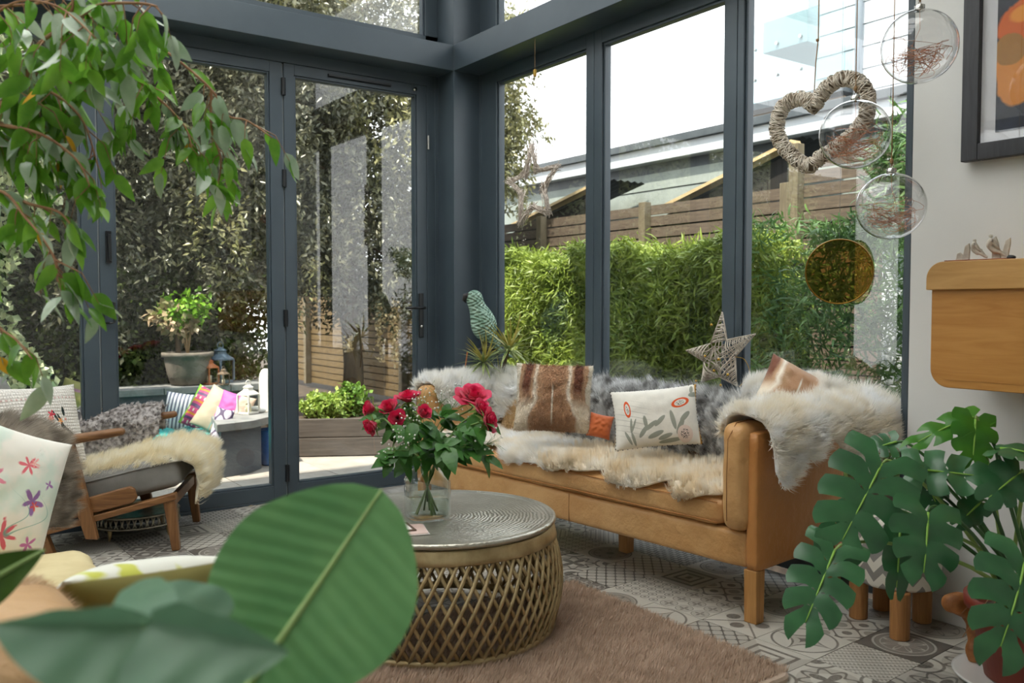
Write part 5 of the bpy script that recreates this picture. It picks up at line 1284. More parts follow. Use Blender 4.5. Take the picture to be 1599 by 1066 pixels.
branches = [
 [(-330, 300), (-150, 250), (0, 165), (37, 128), (60, 70), (120, 30), (155, 8), (215, 5), (245, 10)],
 [(-150, 250), (-40, 190), (37, 128), (75, 110), (130, 98), (145, 100)],
 [(60, 70), (110, 20), (120, -20), (200, -40)],
 [(120, 30), (165, 40), (215, 55), (270, 88), (330, 140), (355, 180), (385, 188), (425, 215)],
 [(165, 40), (190, 95), (215, 125), (260, 165), (290, 200), (300, 235)],
 [(-40, 190), (30, 200), (75, 215), (120, 250), (140, 290)],
 [(-150, 250), (-60, 290), (5, 300), (40, 340), (65, 370), (85, 405), (90, 440)],
 [(5, 300), (45, 318), (90, 330), (110, 350)],
 [(-60, 290), (-40, 420), (-10, 500), (25, 530), (50, 560)],
 [(0, 10), (60, 5), (110, -10)], [(-40, 190), (-30, 60), (20, 5), (90, 10), (150, 60)],
 [(37, 128), (90, 150), (130, 190), (150, 250)], [(330, 140), (330, 200), (345, 250), (338, 300)],
]
bm1 = MB(); rg = random.Random(11); rng2 = random.Random(12); slots = []
DT = [0, .12, .1, .22, .15, -.05, -.15, -.05, -.2, .1, -.1, .05, .25]
def catmull(P, k=5):
    o = []
    for i in range(len(P)-1):
        p0, p1, p2, p3 = P[max(i-1, 0)], P[i], P[i+1], P[min(i+2, len(P)-1)]
        for j in range(k):
            t = j/k; o.append(.5*((2*p1)+(-p0+p2)*t+(2*p0-5*p1+4*p2-p3)*t*t+(-p0+3*p1-3*p2+p3)*t**3))
    return o+[P[-1]]
for bi, b in enumerate(branches):
    P = [at_d(x, y, FD+DT[bi]*min(1, max(0, (x+60)/200)) if bi else FD)-FO for x, y in b]; P = catmull(P); n = len(P)
    r0 = .006 if bi == 0 else (.0032 if bi < 9 else .0026); bm1.tube(P, [r0*(1-.8*i/n)+.0009 for i in range(n)], 6)
    for i in range(n):
        p = P[i]
        pxx = (p+FO-CAM).dot(_r)/(p+FO-CAM).dot(_fw)*FPX+799.5
        if pxx < -50: continue
        # hanging twiglets
        dense = .62 if bi in (3,) else (.55 if bi in (5, 6, 7, 8) else 1.0)
        if rg.random() < .80*dense:
            L = rg.uniform(.05, .16)*(1.1 if bi in (0, 1, 2, 4, 9, 10, 11) else .7); dx = rg.uniform(-.6, .9); dy = rg.uniform(-.5, .5)
            Q = [p, p+Vector((dx*L*.5, dy*L*.5, -L*.25)), p+Vector((dx*L*.8, dy*L*.8, -L*.8))]; bm1.tube(Q, [.0016, .0011, .0006], 4)
            k = max(2, int(L/.028))
            for j in range(k):
                t = (j+1)/k; slots.append((Q[1].lerp(Q[2], t) if t > .4 else Q[0].lerp(Q[1], t*2), Vector((rg.uniform(-.55, .55)+dx*.2, rg.uniform(-.5, .5), -1+rg.uniform(-.2, .45)))))
        if rg.random() < .35: slots.append((p, Vector((rg.uniform(-.6, .7), rg.uniform(-.5, .5), -.8))))
bm1.build('branch', M_TWIG, fig, smooth=True)
rg.shuffle(slots); print('fig leaf slots', len(slots))
m_more = {0: MB(), 2: MB()}
for k, (p, d) in enumerate(slots):
    d = d+Vector((rg.uniform(-.35, .45), rg.uniform(-.4, .3), rg.uniform(0, .35))); nn = (rg.uniform(-1, .7), rg.uniform(-1, .2), rg.uniform(0, 1.2)); s = rg.uniform(.75, 1.2)
    if k < 296:
        o = link('leaf', fy if k % 45 == 7 else fl_[rg.randrange(6)], fig)
        if k % 45 == 7: o['label'] = 'yellow leaf'
        o.matrix_local = basis(p, d, nn) @ Matrix.Scale(s, 4)
    else:
        V, F = leafshape(.062, .026, .35, .15, 5); m_more[0 if k % 3 else 2].add(V, F, basis(p, d, nn) @ Matrix.Scale(s, 4))
for k, mm in m_more.items():
    if mm.v: mm.build('more_leaves', M_FIG2 if k else M_FIG, fig, smooth=True, fix=False)['kind'] = 'stuff'
MB().tube([(0, 0, .3), (.02, .0, .8), FB-FO+Vector((0, 0, 0))], [.03, .025, .014], 10).build('trunk', M_TWIG, fig, smooth=True)
MB().lathe([(.13, 0), (.17, .3), (.18, .32), (.16, .32), (.15, .28), (.001, .28)], 28).build('pot', mat('white_planter', '#d9d7d2', rough=.6), fig, smooth=True)
# crystal drop on a chain hanging in the middle leaf
p = at_d(190, 200, 3.6); cdp = empty('crystal_drop', p, 0, 'small clear crystal icicle hanging on a fine chain before the middle door', 'ornament')
m = MB(); 
for k in range(5): m.lathe([(.001, .03+.016*k), (.006, .038+.016*k), (.001, .046+.016*k)], 8)
m.lathe([(.001, -.03), (.007, -.01), (.008, .01), (.001, .03)], 6); m.build('crystal', M_VG, cdp, smooth=False); MB().tube([(0, 0, .10), (0, 0, .95)], .0012, 4).build('chain', M_CHROME, cdp)

# ------------------------------------------------------------------ monstera in its pot beside the wall
M_MON = mat('monstera_leaf', '#2a5635', '#427a4a', scale=4, rough=.32, transl=.12, spec=.6, coat=.15)
M_MONL = mat('monstera_leaf_young', '#3b7a26', '#5c9a38', scale=4, rough=.3, transl=.3, spec=.5)
MPOT = at_z(1592, 985); MPOT = Vector((-.28, -3.36, 0))
mon = empty('monstera', (MPOT.x, MPOT.y, 0), 0, 'big split-leaved monstera plant in a terracotta red pot at the right edge', 'plant'); MO = Vector((MPOT.x, MPOT.y, 0))
M_RED = mat('terracotta_red_pot', '#7d2c1b', '#94402a', scale=6, rough=.5)
MB().lathe([(.095, .012), (.135, .20), (.150, .205), (.152, .235), (.140, .237), (.125, .20), (.001, .19)], 44).build('pot', M_RED, mon, smooth=True)
MB().lathe([(.001, 0), (.13, 0), (.175, .012), (.178, .018), (.170, .018), (.13, .008), (.001, .008)], 48).build('saucer', mat('white_glaze', '#dedcd8', rough=.25, coat=.4), mon, smooth=True)
MB().lathe([(.001, .193), (.122, .198)], 24).build('soil', M_SOIL, mon)
def monleaf(L, W_, lobes=6, cut=.66, holes=True, fold=.18, droop=.35, curl=.25, k=0):
    m = MB(); ns, nt = 12, 4
    for s in (-1, 1):
        for j in range(lobes):
            ta, tb = j/lobes, (j+1)/lobes; V = []; F = []
            for i in range(ns+1):
                u = i/ns
                sh = 1.0
                if u > 1-cut: sh = 1-(.10+.15*(u-(1-cut))/cut)*min(1, (u-(1-cut))/.08)
                if holes and .14 < u < .24 and 0 < j < lobes-1: sh = min(sh, 1-.16*math.sin(PI*(u-.14)/.10))
                for q in range(nt+1):
                    v = .5+(q/nt-.5)*sh; t = ta+(tb-ta)*v
                    tip = (.5-abs(q/nt-.5))*2
                    uu = u*(.93+.07*math.sin(PI*min(1, tip*.5)))
                    half = W_/2*(max(0, math.sin(PI*(.22+.76*t)))**.62)*(1-.10*t)
                    x = s*uu*half
                    y = L*(-.16+1.08*t)*1.0+uu*L*(.22*(t-.15)+.13*uu*t)+(-.10*L*(1-t)**3*uu*1.5)
                    if t < .12: y = max(y, -.20*L)
                    if u < .001: y = max(0, L*(t*.92))
                    else:
                        y0_ = max(0, L*(t*.92)); f = min(1, u*2.2); y = y0_*(1-f)+y*f
                    z = fold*abs(x)-droop*L*(max(0, y/L))**2-curl*(abs(x)/(W_/2))**2*W_/2+.004*math.sin(y*80+k)
                    V.append((x, y, z))
            k_ = nt+1
            for i in range(ns):
                for q in range(nt): a = i*k_+q; f = (a, a+1, a+k_+1, a+k_); F.append(f if s > 0 else f[::-1])
            m.add(V, F)
    return m
def mleaf(b, t, nrm, W_, mt=M_MON, stemto=None, **k):
    B, T_ = at_d(*b)-MO, at_d(*t)-MO; L = (T_-B).length; lf = monleaf(L, W_, **k).build('leaf', mt, mon, smooth=True, fix=False)
    lf.matrix_local = basis(B, T_-B, nrm)
    MB().tube([(0, L*.92*i/8, -k.get('droop', .35)*L*(.92*i/8)**2+.0012) for i in range(9)], [.0035-.0003*i for i in range(9)], 6).build('midrib', mat('monstera_rib', '#7fae3f', '#93bd55', rough=.5), lf, smooth=True)
    foot = Vector(stemto) if stemto else Vector((random.Random(int(b[0])).uniform(-.05, .05), random.Random(int(b[1])).uniform(-.05, .05), .19))
    d = (T_-B).normalized(); c1_ = B-d*.05+Vector((0, 0, .03)); c2_ = foot+Vector((0, 0, .16))
    Q = []
    for i in range(13): t_ = i/12; Q.append(B*(1-t_)**3+c1_*3*t_*(1-t_)**2+c2_*3*t_*t_*(1-t_)+foot*t_**3)
    MB().tube(Q, [.0035+.0035*i/12 for i in range(13)], 7).build('stalk', M_STK if k.get('k', 0) % 2 else mat('dark_stalk', '#2f5428', '#44703a', rough=.4), mon, smooth=True)
up = (-.45, -.75, .6)
mleaf((1377, 724, 2.28), (1312, 852, 2.20), (-.55, -.65, .55), .25, lobes=5, droop=.12, curl=.25, k=1)
mleaf((1303, 860, 2.22), (1256, 975, 2.12), (-.6, -.55, .6), .185, lobes=5, droop=.15, curl=.2, k=3, stemto=(-.06, .0, .2))
mleaf((1449, 800, 2.20), (1446, 900, 2.12), (-.5, -.75, .4), .195, lobes=4, droop=.10, holes=False, cut=.5, k=0)
mleaf((1431, 733, 2.35), (1543, 742, 2.30), (-.35, -.65, .7), .16, lobes=4, droop=.05, k=2)
mleaf((1520, 652, 2.45), (1430, 678, 2.40), (-.2, -.5, .95), .10, M_MONL, lobes=4, droop=.2, holes=False, k=4)
mleaf((1523, 655, 2.42), (1520, 724, 2.38), (-.5, -.8, .2), .145, M_MONL, lobes=4, cut=.3, droop=.05, holes=False, k=5)
mleaf((1562, 700, 2.3), (1640, 705, 2.2), (-.2, -.35, 1), .12, lobes=4, holes=False, cut=.3, droop=.2, k=6)
mleaf((1592, 738, 2.28), (1543, 778, 2.25), (-.6, -.7, .4), .13, lobes=4, holes=False, cut=.2, droop=.1, k=7)
mleaf((1530, 785, 2.35), (1499, 815, 2.3), (-.6, -.7, .4), .085, lobes=3, holes=False, cut=.2, droop=.1, k=8)
mleaf((1600, 878, 2.05), (1572, 1015, 1.95), (-.6, -.7, .45), .22, lobes=5, cut=.6, droop=.2, k=9, stemto=(.02, -.03, .2))
mleaf((1400, 690, 2.5), (1358, 700, 2.5), (-.4, -.5, .8), .10, lobes=4, holes=False, droop=.1, k=10)
mleaf((1405, 830, 2.35), (1402, 925, 2.32), (-.6, -.7, .3), .09, lobes=3, holes=False, cut=.2, droop=.1, k=11)
mleaf((1440, 735, 2.5), (1470, 800, 2.48), (-.5, -.7, .4), .12, lobes=4, cut=.4, droop=.1, k=12)
mleaf((1340, 790, 2.45), (1292, 832, 2.42), (-.5, -.7, .4), .10, lobes=4, cut=.4, droop=.1, k=14)
m = MB(); rg = random.Random(8)
for k in range(12):
    a = rg.uniform(0, 6.28); P0 = Vector((rg.uniform(-.05, .05), rg.uniform(-.05, .05), .19)); m.tube([P0, P0+Vector((math.cos(a)*.06, math.sin(a)*.06, .12)), P0+Vector((math.cos(a)*.15-.03, math.sin(a)*.15, .05-rg.uniform(0, .1)))], [.003, .002, .001], 5)
m.build('aerial_roots', M_TWIG, mon, smooth=True)
# chevron pot on four round wooden legs
cp = empty('chevron_planter', (-.165, -2.915, 0), 0, 'grey and cream chevron fabric stool on round wooden legs behind the monstera', 'stool')
def chev(x, y, z, v):
    th = mth('ARCTAN2', y, x); k = fr_(z*16+abs_(fr_(th*14/6.2832)-.5)*1.1); return mix(lt(abs_(k-.5), .25, .02), '#dcd6cb', '#8b8783')
MB().lathe([(.001, .150), (.125, .150), (.132, .160), (.136, .26), (.132, .36), (.12, .372), (.001, .375)], 44).build('upholstered_drum', mat('chevron_fabric', '#fff', rough=.85, fn=chev), cp, smooth=True)
for p in ((-.199, -2.80), (-.262, -2.985), (-.062, -2.945), (-.06, -2.80)):
    MB().tube([(p[0]+.165, p[1]+2.915, 0), (p[0]+.165, p[1]+2.915, .15)], [.030, .031], 16).build('leg', wood('round_leg_wood', '#8f5f33', '#ad7b48', ax=2, rough=.5), cp, bevel=.004)
# driftwood piece
q = at_z(1505, 1035)
dw = MB(); P2 = [Vector(p) for p in ((-.045, .04, .165), (-.01, .02, .175), (.03, .0, .15), (.045, -.01, .11), (.03, -.02, .07), (.015, -.02, .03), (.01, -.02, .008))]
dw.tube(catmull(P2, 4), [.010, .022, .030, .034, .036, .034, .034, .032, .033, .034, .032, .030, .028, .028, .030, .028, .024, .022, .024, .026, .022, .018, .014, .012, .010][:len(catmull(P2, 4))], 12)
V = [tuple(Vector(v)+Vector(v).normalized()*.006*wob(v, 60)) for v in dw.v]; dw.v = V
o = dw.build('driftwood', mat('orange_driftwood', '#7c4a22', '#b9793f', scale=14, rough=.6, bump=.5, bscale=30), smooth=True, loc=(q.x, q.y, .0), sub=1); tag(o, 'twisted orange-brown driftwood leaning on the red plant pot', 'driftwood')

# ------------------------------------------------------------------ corner behind the sofa: dracaena, verdigris parrot
crn = Vector((-.235, -.42, 0))
dr = empty('dracaena', crn, 0, 'spiky green and cream dracaena in the corner behind the sofa', 'plant')
M_DR = mat('dracaena_leaf', '#5c7a3c', '#c4c78a', scale=14, rough=.5, transl=.2, st=(3, .3, 3)); M_DRY2 = mat('dracaena_leaf_yellow', '#8f8a3a', '#b9a95a', rough=.5, transl=.2)
MB().lathe([(.09, 0), (.12, .2), (.125, .22), (.11, .22), (.10, .18), (.001, .18)], 28).build('pot', mat('charcoal_pot', '#3c3e40', rough=.6), dr, smooth=True)
cane = MB()
heads = [(at_d(755, 566, 4.48), 52, .165), (at_d(794, 546, 4.46), 54, .18), (at_d(778, 588, 4.56), 26, .13)]
for h, n, L in heads:
    cane.tube([(0, 0, .18), (h-crn)*.6, h-crn], [.012, .01, .008], 8)
cane.build('cane', M_BARK, dr, smooth=True); rg = random.Random(6)
V, F = leafshape(1, .085, .25, .22, 8); dl = []
for mt in (M_DR, M_DRY2):
    me = MB().add(V, F).mesh('leaf'); me.materials.append(mt); dl.append(me)
for hi, (h, n, L) in enumerate(heads):
    for k in range(n):
        a = k*2.4+rg.uniform(-.3, .3); el = 1.25-1.7*k/n; d = Vector((math.cos(a)*math.cos(el), math.sin(a)*math.cos(el), math.sin(el))); o = link('leaf', dl[1 if el > .75 else 0], dr)
        if d.x > 0 and (h+d*L).x > -.02: d.x *= .1; d.normalize()
        if (h+d*L).x > -.02: continue
        o.matrix_local = basis(h-crn, d, (0, 0, 1) if el < 1 else (1, 0, .2)) @ Matrix.Scale(L*rg.uniform(.75, 1.15), 4)
MB().tube([at_d(723, 595, 4.6)-crn, at_d(730, 549, 4.6)-crn], .004, 6).build('cane_stake', mat('bamboo_stake', '#a8643a', rough=.6), dr)
# parrot
M_VER = mat('verdigris', '#6f9480', '#b3cfbd', scale=24, rough=.6, bump=.9, metal=.1, bfn=lambda x, y, z, v: (lambda n: n)(sin_(x*230+sin_(z*120))*sin_(z*260)), lo=.3, hi=.7)
pc = at_d(752, 512, 4.72); par = empty('parrot_statue', (pc.x, pc.y, pc.z-.155), 0, 'verdigris green parrot statue perched by the corner post', 'statue')
camd = Vector((-_r.x, -_r.y, 0)); R1 = _r.copy(); U1 = Vector((0, 0, 1)); N1 = Vector((-_fw.x, -_fw.y, 0)).normalized()
def pq(a, b, c=0): return R1*a+U1*b+N1*c     # right, up, towards the viewer
PZ = Vector((0, 0, .155))
bd = MB()
spine = [pq(-.048, .205, .01), pq(-.045, .195, .01), pq(-.042, .175, .012), pq(-.036, .150, .01), pq(-.026, .120, .006), pq(-.010, .085, 0), pq(.004, .045, 0), pq(.016, .005, 0), pq(.026, -.035, -.005), pq(.032, -.062, -.01), pq(.036, -.08, -.01)]
bd.tube([p+PZ for p in spine], [.010, .032, .045, .047, .044, .056, .070, .074, .060, .036, .012], 20)
bd.build('body', M_VER, par, smooth=True, sub=1)
M_BK = mat('dark_beak', '#2a2426', rough=.5)
MB().tube([pq(-.070, .176, .024)+PZ, pq(-.086, .172, .022)+PZ, pq(-.092, .152, .022)+PZ, pq(-.084, .136, .02)+PZ], [.016, .017, .011, .002], 12).build('beak', M_BK, par, smooth=True)
MB().ball(tuple(pq(-.052, .184, .043)+PZ), .005, 10).build('eye', M_BK, par, smooth=True)
wg = MB(); V = []
for sd in (1, -1):
    P2 = [pq(-.010, .10, .045*sd)+PZ, pq(.020, .06, .058*sd)+PZ, pq(.040, .0, .052*sd)+PZ, pq(.062, -.055, .03*sd)+PZ, pq(.095, -.10, .012*sd)+PZ]
    wg.tube(catmull(P2, 4), [.012+.018*math.sin(PI*i/16)+.001 for i in range(17)], 10)
wg.build('wing', M_VER, par, smooth=True)
tl = MB()
for k in range(5):
    P2 = [pq(.030, -.05, -.012+.006*k)+PZ, pq(.085, -.105, -.012+.006*k)+PZ, pq(.135+.012*k, -.150-.004*k, -.01+.005*k)+PZ]; tl.tube(P2, [.013, .010, .003], 8)
tl.build('tail', M_VER, par, smooth=True)
ft = MB()
for a in (-.02, .02):
    for t in (-.018, 0, .018): ft.tube([pq(.022+a*.4, -.075, a)+PZ, pq(.018+t, -.105, a+.012)+PZ, pq(.014+t, -.125, a+.006)+PZ], [.009, .007, .003], 7)
ft.build('foot', mat('dark_claw', '#33302e', rough=.6), par, smooth=True)
MB().tube([pq(.02, -.125)+PZ, pq(.02, -.40)+PZ, pq(.02, -(pc.z-.0)+.0)+PZ], [.012, .010, .010], 10).build('perch_pole', M_BK, par, smooth=True)
MB().tube([pq(-.05, -.118)+PZ, pq(.085, -.118)+PZ], .009, 8).build('perch_bar', M_BK, par, smooth=True)
# ------------------------------------------------------------------ hanging decorations by the window
M_TWINE = mat('brown_twine', '#8a6a48', '#a58460', rough=.9); M_TWIGW = mat('whitewashed_willow', '#b8aa99', '#ece4d8', scale=30, rough=.85, bump=.4)
M_COP = mat('copper_wire', '#b4734f', rough=.3, metal=.8); M_GOLD = mat('gold_bead', '#c9a24a', rough=.3, metal=.8)
M_BAUB = pane_mat('bauble_glass', (.955, .955, .96), 2.2)
for i, (px_, py_, X, r, lab) in enumerate(((1435, 73, -.42, .0, 'highest clear glass bauble, hanging in front of the white wall'), (1335, 210, -.42, .0, 'middle clear glass bauble, hanging before the wicker heart'), (1391, 322, -.42, .0, 'lowest clear glass bauble, hanging at the wall edge'))):
    c = at_x(px_, py_, X); D = (c-CAM).dot(_fw); r = (57, 53.5, 52)[i]*D/FPX
    b = empty('glass_bauble', c, 0, lab, 'ornament', 'clear glass baubles'); MB().ball((0, 0, 0), r, 48, (1, 1, .99)).build('globe', M_BAUB, b, smooth=True, fix=True)
    MB().lathe([(.013, 0), (.014, .002), (.014, .016), (.008, .018), (.001, .019)], 18, (0, 0, r-.004)).build('cap', M_CHROME, b, smooth=True)
    MB().tube([(.006*math.cos(t), 0, r+.018+.006*math.sin(t)) for t in np.linspace(0, 2*PI, 12)[:-1]], .0012, 5, closed=True).build('loop', M_CHROME, b)
    m = MB(); m.tube([(0, 0, r+.02), (.001, 0, r+.2), (0, 0, 3.49-c.z)], .0016, 5); m.ball((0, 0, r+.034), .006, 8, (1, 1, 1.6)); m.tube([(0, 0, r+.03), (.012, .004, r+.026)], .0015, 4)
    m.build('twine', M_TWINE, b)
    rg = random.Random(i+3); m = MB(); P = []
    p = Vector((0, 0, r*.1))
    for k in range(90):
        q = Vector((rg.gauss(0, 1), rg.gauss(0, 1), rg.gauss(-.75, .55))).normalized()*r*rg.uniform(.45, .93)
        if q.z > r*.35: q.z *= .3
        P.append(q)
    m.tube(catmull(P, 4), .0007, 4); m.tube([(0, 0, r-.005), (.004, 0, r*.5), P[0]], .0007, 4); m.build('fairy_wire', M_COP, b, smooth=True)
    m = MB()
    for k in range(0, 90, 4): m.ball(P[k], .0016, 6)
    o = m.build('fairy_light', mat('clear_led', '#f4e6c8', rough=.2), b, smooth=True); o['kind'] = 'stuff'
# wicker heart
c = at_x(1277, 196, -.20); D = (c-CAM).dot(_fw); S_ = D/FPX
ht = empty('wicker_heart', c, 0, 'whitewashed wicker heart hanging on twine before the window', 'ornament')
U = Vector((0, 0, 1)); Rr = Vector((.18, -.98, 0)).normalized()
def H2(px_, py_): return Rr*((px_-1277)*S_*1.22)+U*(-(py_-196)*S_)
hp = [H2(*q) for q in ((1271, 166), (1262, 153), (1246, 149), (1230, 157), (1222, 176), (1221, 197), (1228, 217), (1243, 238), (1265, 257), (1283, 245), (1305, 232), (1325, 215), (1338, 195), (1340, 165), (1330, 142), (1312, 131), (1293, 136), (1281, 150))]
hp = [hp[i] for i in range(len(hp))]; sm_ = catmull(hp+[hp[0]], 6)[:-1]
ht_core = MB().tube(sm_, .021, 10, closed=True).build('core', mat('dark_willow', '#6e6050', rough=.9), ht, smooth=True)
m = MB(); n = len(sm_); rg = random.Random(1)
for k in range(22):
    ph = rg.uniform(0, 6.28); tw = rg.choice((-1, 1))*rg.uniform(9, 26); V = []
    for i in range(n*2):
        a = sm_[(i//2) % n].lerp(sm_[(i//2+1) % n], (i % 2)*.5); t = (sm_[(i//2+1) % n]-sm_[(i//2-1) % n]).normalized(); x = t.cross(Rr.cross(U)).normalized(); y = t.cross(x)
        an = ph+tw*i/(n*2)*2*PI; rr_ = .0235+.004*math.sin(i*.9+k); V.append(a+(x*math.cos(an)+y*math.sin(an))*rr_)
    m.tube(V, .0024, 4, closed=True)
m.build('willow_wrap', M_TWIGW, ht, smooth=True, fix=False)['kind'] = 'stuff'
MB().tube([H2(1271, 160), H2(1273, 100), H2(1276, 62), Vector((0, 0, 3.49-c.z))], .002, 5).ball(tuple(H2(1275, 64)), .006, 8).build('twine', M_TWINE, ht)
# stars: an open one on a cord and a standing one wound with gold beads
def star_pts(R, r, rot): return [(math.sin(2*PI*i/10+rot)*(R if i % 2 == 0 else r), math.cos(2*PI*i/10+rot)*(R if i % 2 == 0 else r)) for i in range(10)]
c = at_x(835, 293, -.16); D = (c-CAM).dot(_fw); S_ = D/FPX
hs_ = empty('twig_star', c, 0, 'open five-pointed star woven of glittery twigs, hanging on a thin cord', 'ornament')
Rr = Vector((.45, -.89, 0)).normalized()
pts5 = [Rr*((x-835)*S_*1.12)+U*(-(y-293)*S_) for x, y in ((830, 230), (838, 266), (868, 264), (848, 294), (855, 333), (833, 322), (812, 345), (814, 301), (796, 281), (820, 272))]
m = MB(); rg = random.Random(3)
for k in range(10):
    a, b_ = pts5[k], pts5[(k+1) % 10]
    for j in range(26):
        o1 = Vector([rg.gauss(0, .0105) for _ in range(3)]); o2 = Vector([rg.gauss(0, .0105) for _ in range(3)]); e = (b_-a)*rg.uniform(.02, .12)
        m.tube([a-e+o1, (a+b_)/2+Vector([rg.gauss(0, .007) for _ in range(3)]), b_+e+o2], .0021, 4)
m.build('twigs', mat('glitter_twigs', '#b5a69b', '#f0e5da', scale=90, rough=.6), hs_, smooth=True)['kind'] = 'stuff'
MB().tube([pts5[0], Rr*((833-835)*S_)+U*((293-118)*S_)], .0012, 4).ball(tuple(Rr*((835-835)*S_)+U*((293-120)*S_)), .007, 8).tube([Vector((0, 0, 0))+Rr*0+U*((293-118)*S_), Vector((0, 0, 2.389-c.z))], .0012, 4).build('cord', M_TWINE, hs_)
MB().box(tuple(Rr*0+U*((293-116)*S_)), (.01, .018, .035)).build('gold_clip', M_GOLD, hs_, bevel=.002)
m = MB()
for k in range(5): P_s = pts5[0]+U*(.05+.045*k); m.tube([P_s, P_s+Rr*.014+U*.008], .001, 4); m.ball(tuple(P_s+Rr*.016+U*.01), .0035, 6, (1, 1, 1.6))
m.build('cord_bud', M_TWIGW, hs_)
c = at_x(1126, 556, -.075); D = (c-CAM).dot(_fw); S_ = D/FPX
ss = empty('willow_star', c, 0, 'white willow star with gold beads standing on the sofa back against the mullion', 'ornament')
Rr = Vector((.25, -.97, 0)).normalized(); Nn_ = Rr.cross(U)
sp5 = [Rr*((x-1126)*S_*1.28)+U*(-(y-556)*S_) for x, y in ((1127, 487), (1133, 530), (1170, 520), (1144, 556), (1147, 601), (1125, 588), (1100, 598), (1104, 566), (1078, 549), (1113, 536))]
M_WIL = mat('white_willow', '#b5a797', '#e3dacd', scale=30, rough=.8, bump=.4)
m = MB(); rg = random.Random(5); ctr = Vector((0, 0, 0))
for k in range(0, 10, 2):
    tip, l_, r_ = sp5[k], sp5[k-1], sp5[(k+1) % 10]
    for j in range(13):
        t = j/13+rg.uniform(-.02, .02); a = l_.lerp(tip, t); b_ = r_.lerp(tip, min(1, t+rg.uniform(-.08, .08))); th = .026*(1-t)+.006
        loop = [a, (a+b_)/2+Nn_*th*1.3, b_, (a+b_)/2-Nn_*th*1.3]; m.tube(catmull(loop+[loop[0]], 3)[:-1], .0021, 4, closed=True)
    for j in range(5): m.tube([l_+Nn_*rg.uniform(-.01, .01), tip+Nn_*rg.uniform(-.003, .003)], .002, 4); m.tube([r_+Nn_*rg.uniform(-.01, .01), tip+Nn_*rg.uniform(-.003, .003)], .002, 4)
for j in range(46):
    a = sp5[rg.randrange(10)]; b_ = sp5[rg.randrange(10)]; sd = rg.choice((-1, 1)); m.tube([a*.75, (a+b_)*.25+Nn_*.028*sd, b_*.75], .002, 4)
m.build('willow_wrap', M_WIL, ss, smooth=True, fix=False)['kind'] = 'stuff'
for x, y in ((1118, 507), (1110, 556), (1128, 560), (1122, 578), (1140, 583), (1098, 596), (1131, 600)): MB().ball(tuple(Rr*((x-1126)*S_*1.28)+U*(-(y-556)*S_)-Nn_*0+Vector((-.035, -.01, 0))), .006, 8).build('gold_bead', M_GOLD, ss, smooth=True)
MB().tube(catmull([sp5[3], Rr*((1157-1126)*S_*1.28)+U*(-(560-556)*S_), Rr*((1163-1126)*S_*1.28)+U*(-(582-556)*S_), Rr*((1150-1126)*S_*1.28)+U*(-(602-556)*S_)], 5), .0014, 5).build('wire', M_GOLD, ss)
# amber disc built in place of a lamp's reflection in the window
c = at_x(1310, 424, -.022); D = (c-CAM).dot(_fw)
ad = empty('lamp_reflection_disc', c, 0, 'round amber glass disc with a gold lower rim, hanging before the dark hedge', 'ornament'); R_ = 50*D/FPX
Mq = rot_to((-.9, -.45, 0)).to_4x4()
MB().lathe([(.001, 0), (R_, 0), (R_, .004), (.001, .004)], 48, M=Mq).build('glass', pane_mat('amber_reflection', (.74, .60, .36), .5), ad)
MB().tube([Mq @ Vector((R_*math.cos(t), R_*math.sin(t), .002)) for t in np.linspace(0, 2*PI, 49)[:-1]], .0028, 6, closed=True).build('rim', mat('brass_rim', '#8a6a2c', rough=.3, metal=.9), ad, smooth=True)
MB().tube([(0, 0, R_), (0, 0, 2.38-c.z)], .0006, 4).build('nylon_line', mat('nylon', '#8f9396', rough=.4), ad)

# ------------------------------------------------------------------ framed picture and wall cabinet
pf = empty('framed_picture', (-.012, 0, 0), 0, 'dark framed picture with a wide white mount and an orange, blue and black painting', 'picture')
y0, zb = -3.03, 1.504; y1_, zt2 = -3.03-.62, 1.504+.80; fw = .052
M_PFR = wood('black_stained_frame', '#24252a', '#35363b', ax=2, rough=.4)
for a, b in (((-.03, y0, zb), (0, y0-fw, zt2)), ((-.03, y1_, zb), (0, y1_+fw, zt2)), ((-.03, y0-fw, zb), (0, y1_+fw, zb+fw)), ((-.03, y0-fw, zt2-fw), (0, y1_+fw, zt2))): MB().span(a, b).build('frame_rail', M_PFR, pf, bevel=.003)
MB().span((-.010, y0-fw, zb+fw), (-.002, y1_+fw, zt2-fw)).build('mount', mat('white_mount', '#d9d9de', '#dfdfe3', rough=.9), pf)
def art(x, y, z, v):
    y = y+3.36; z = z-1.93; n_ = noise(v, 11, 4)
    c = mix(contrast(n_, .4, .6)*.35, '#20222b', '#3b4560')
    def el(cy_, cz, a, b): return ln((y-cy_)/a, (z-cz)/b)+(n_-.5)*.6
    c = mix(lt(el(.07, .10, .11, .12), 1, .1), c, '#5b6270'); c = mix(lt(el(.10, .12, .05, .05), 1, .3), c, '#3e62b0'); c = mix(lt(el(.16, .20, .02, .05), 1, .3), c, '#c9b03a')
    c = mix(lt(el(.13, -.03, .10, .09), 1, .1), c, '#d8641c'); c = mix(lt(el(.15, .0, .05, .03), 1, .2), c, '#f09a3a'); c = mix(lt(el(.03, -.08, .13, .05), 1, .1), c, '#b3221e')
    c = mix(lt(el(.18, -.18, .06, .10), 1, .1), c, '#e08d33'); c = mix(lt(el(.19, -.10, .05, .05), 1, .1), c, '#a8742e'); c = mix(lt(el(.0, -.2, .09, .06), 1, .1), c, '#2b3550'); return c
yq = at_x(1554, 207, -.024)
MB().span((-.0125, yq.y, yq.z), (-.0105, y1_+.17, zt2-.16)).build('painting', mat('abstract_painting', '#fff', rough=.5, fn=art), pf)
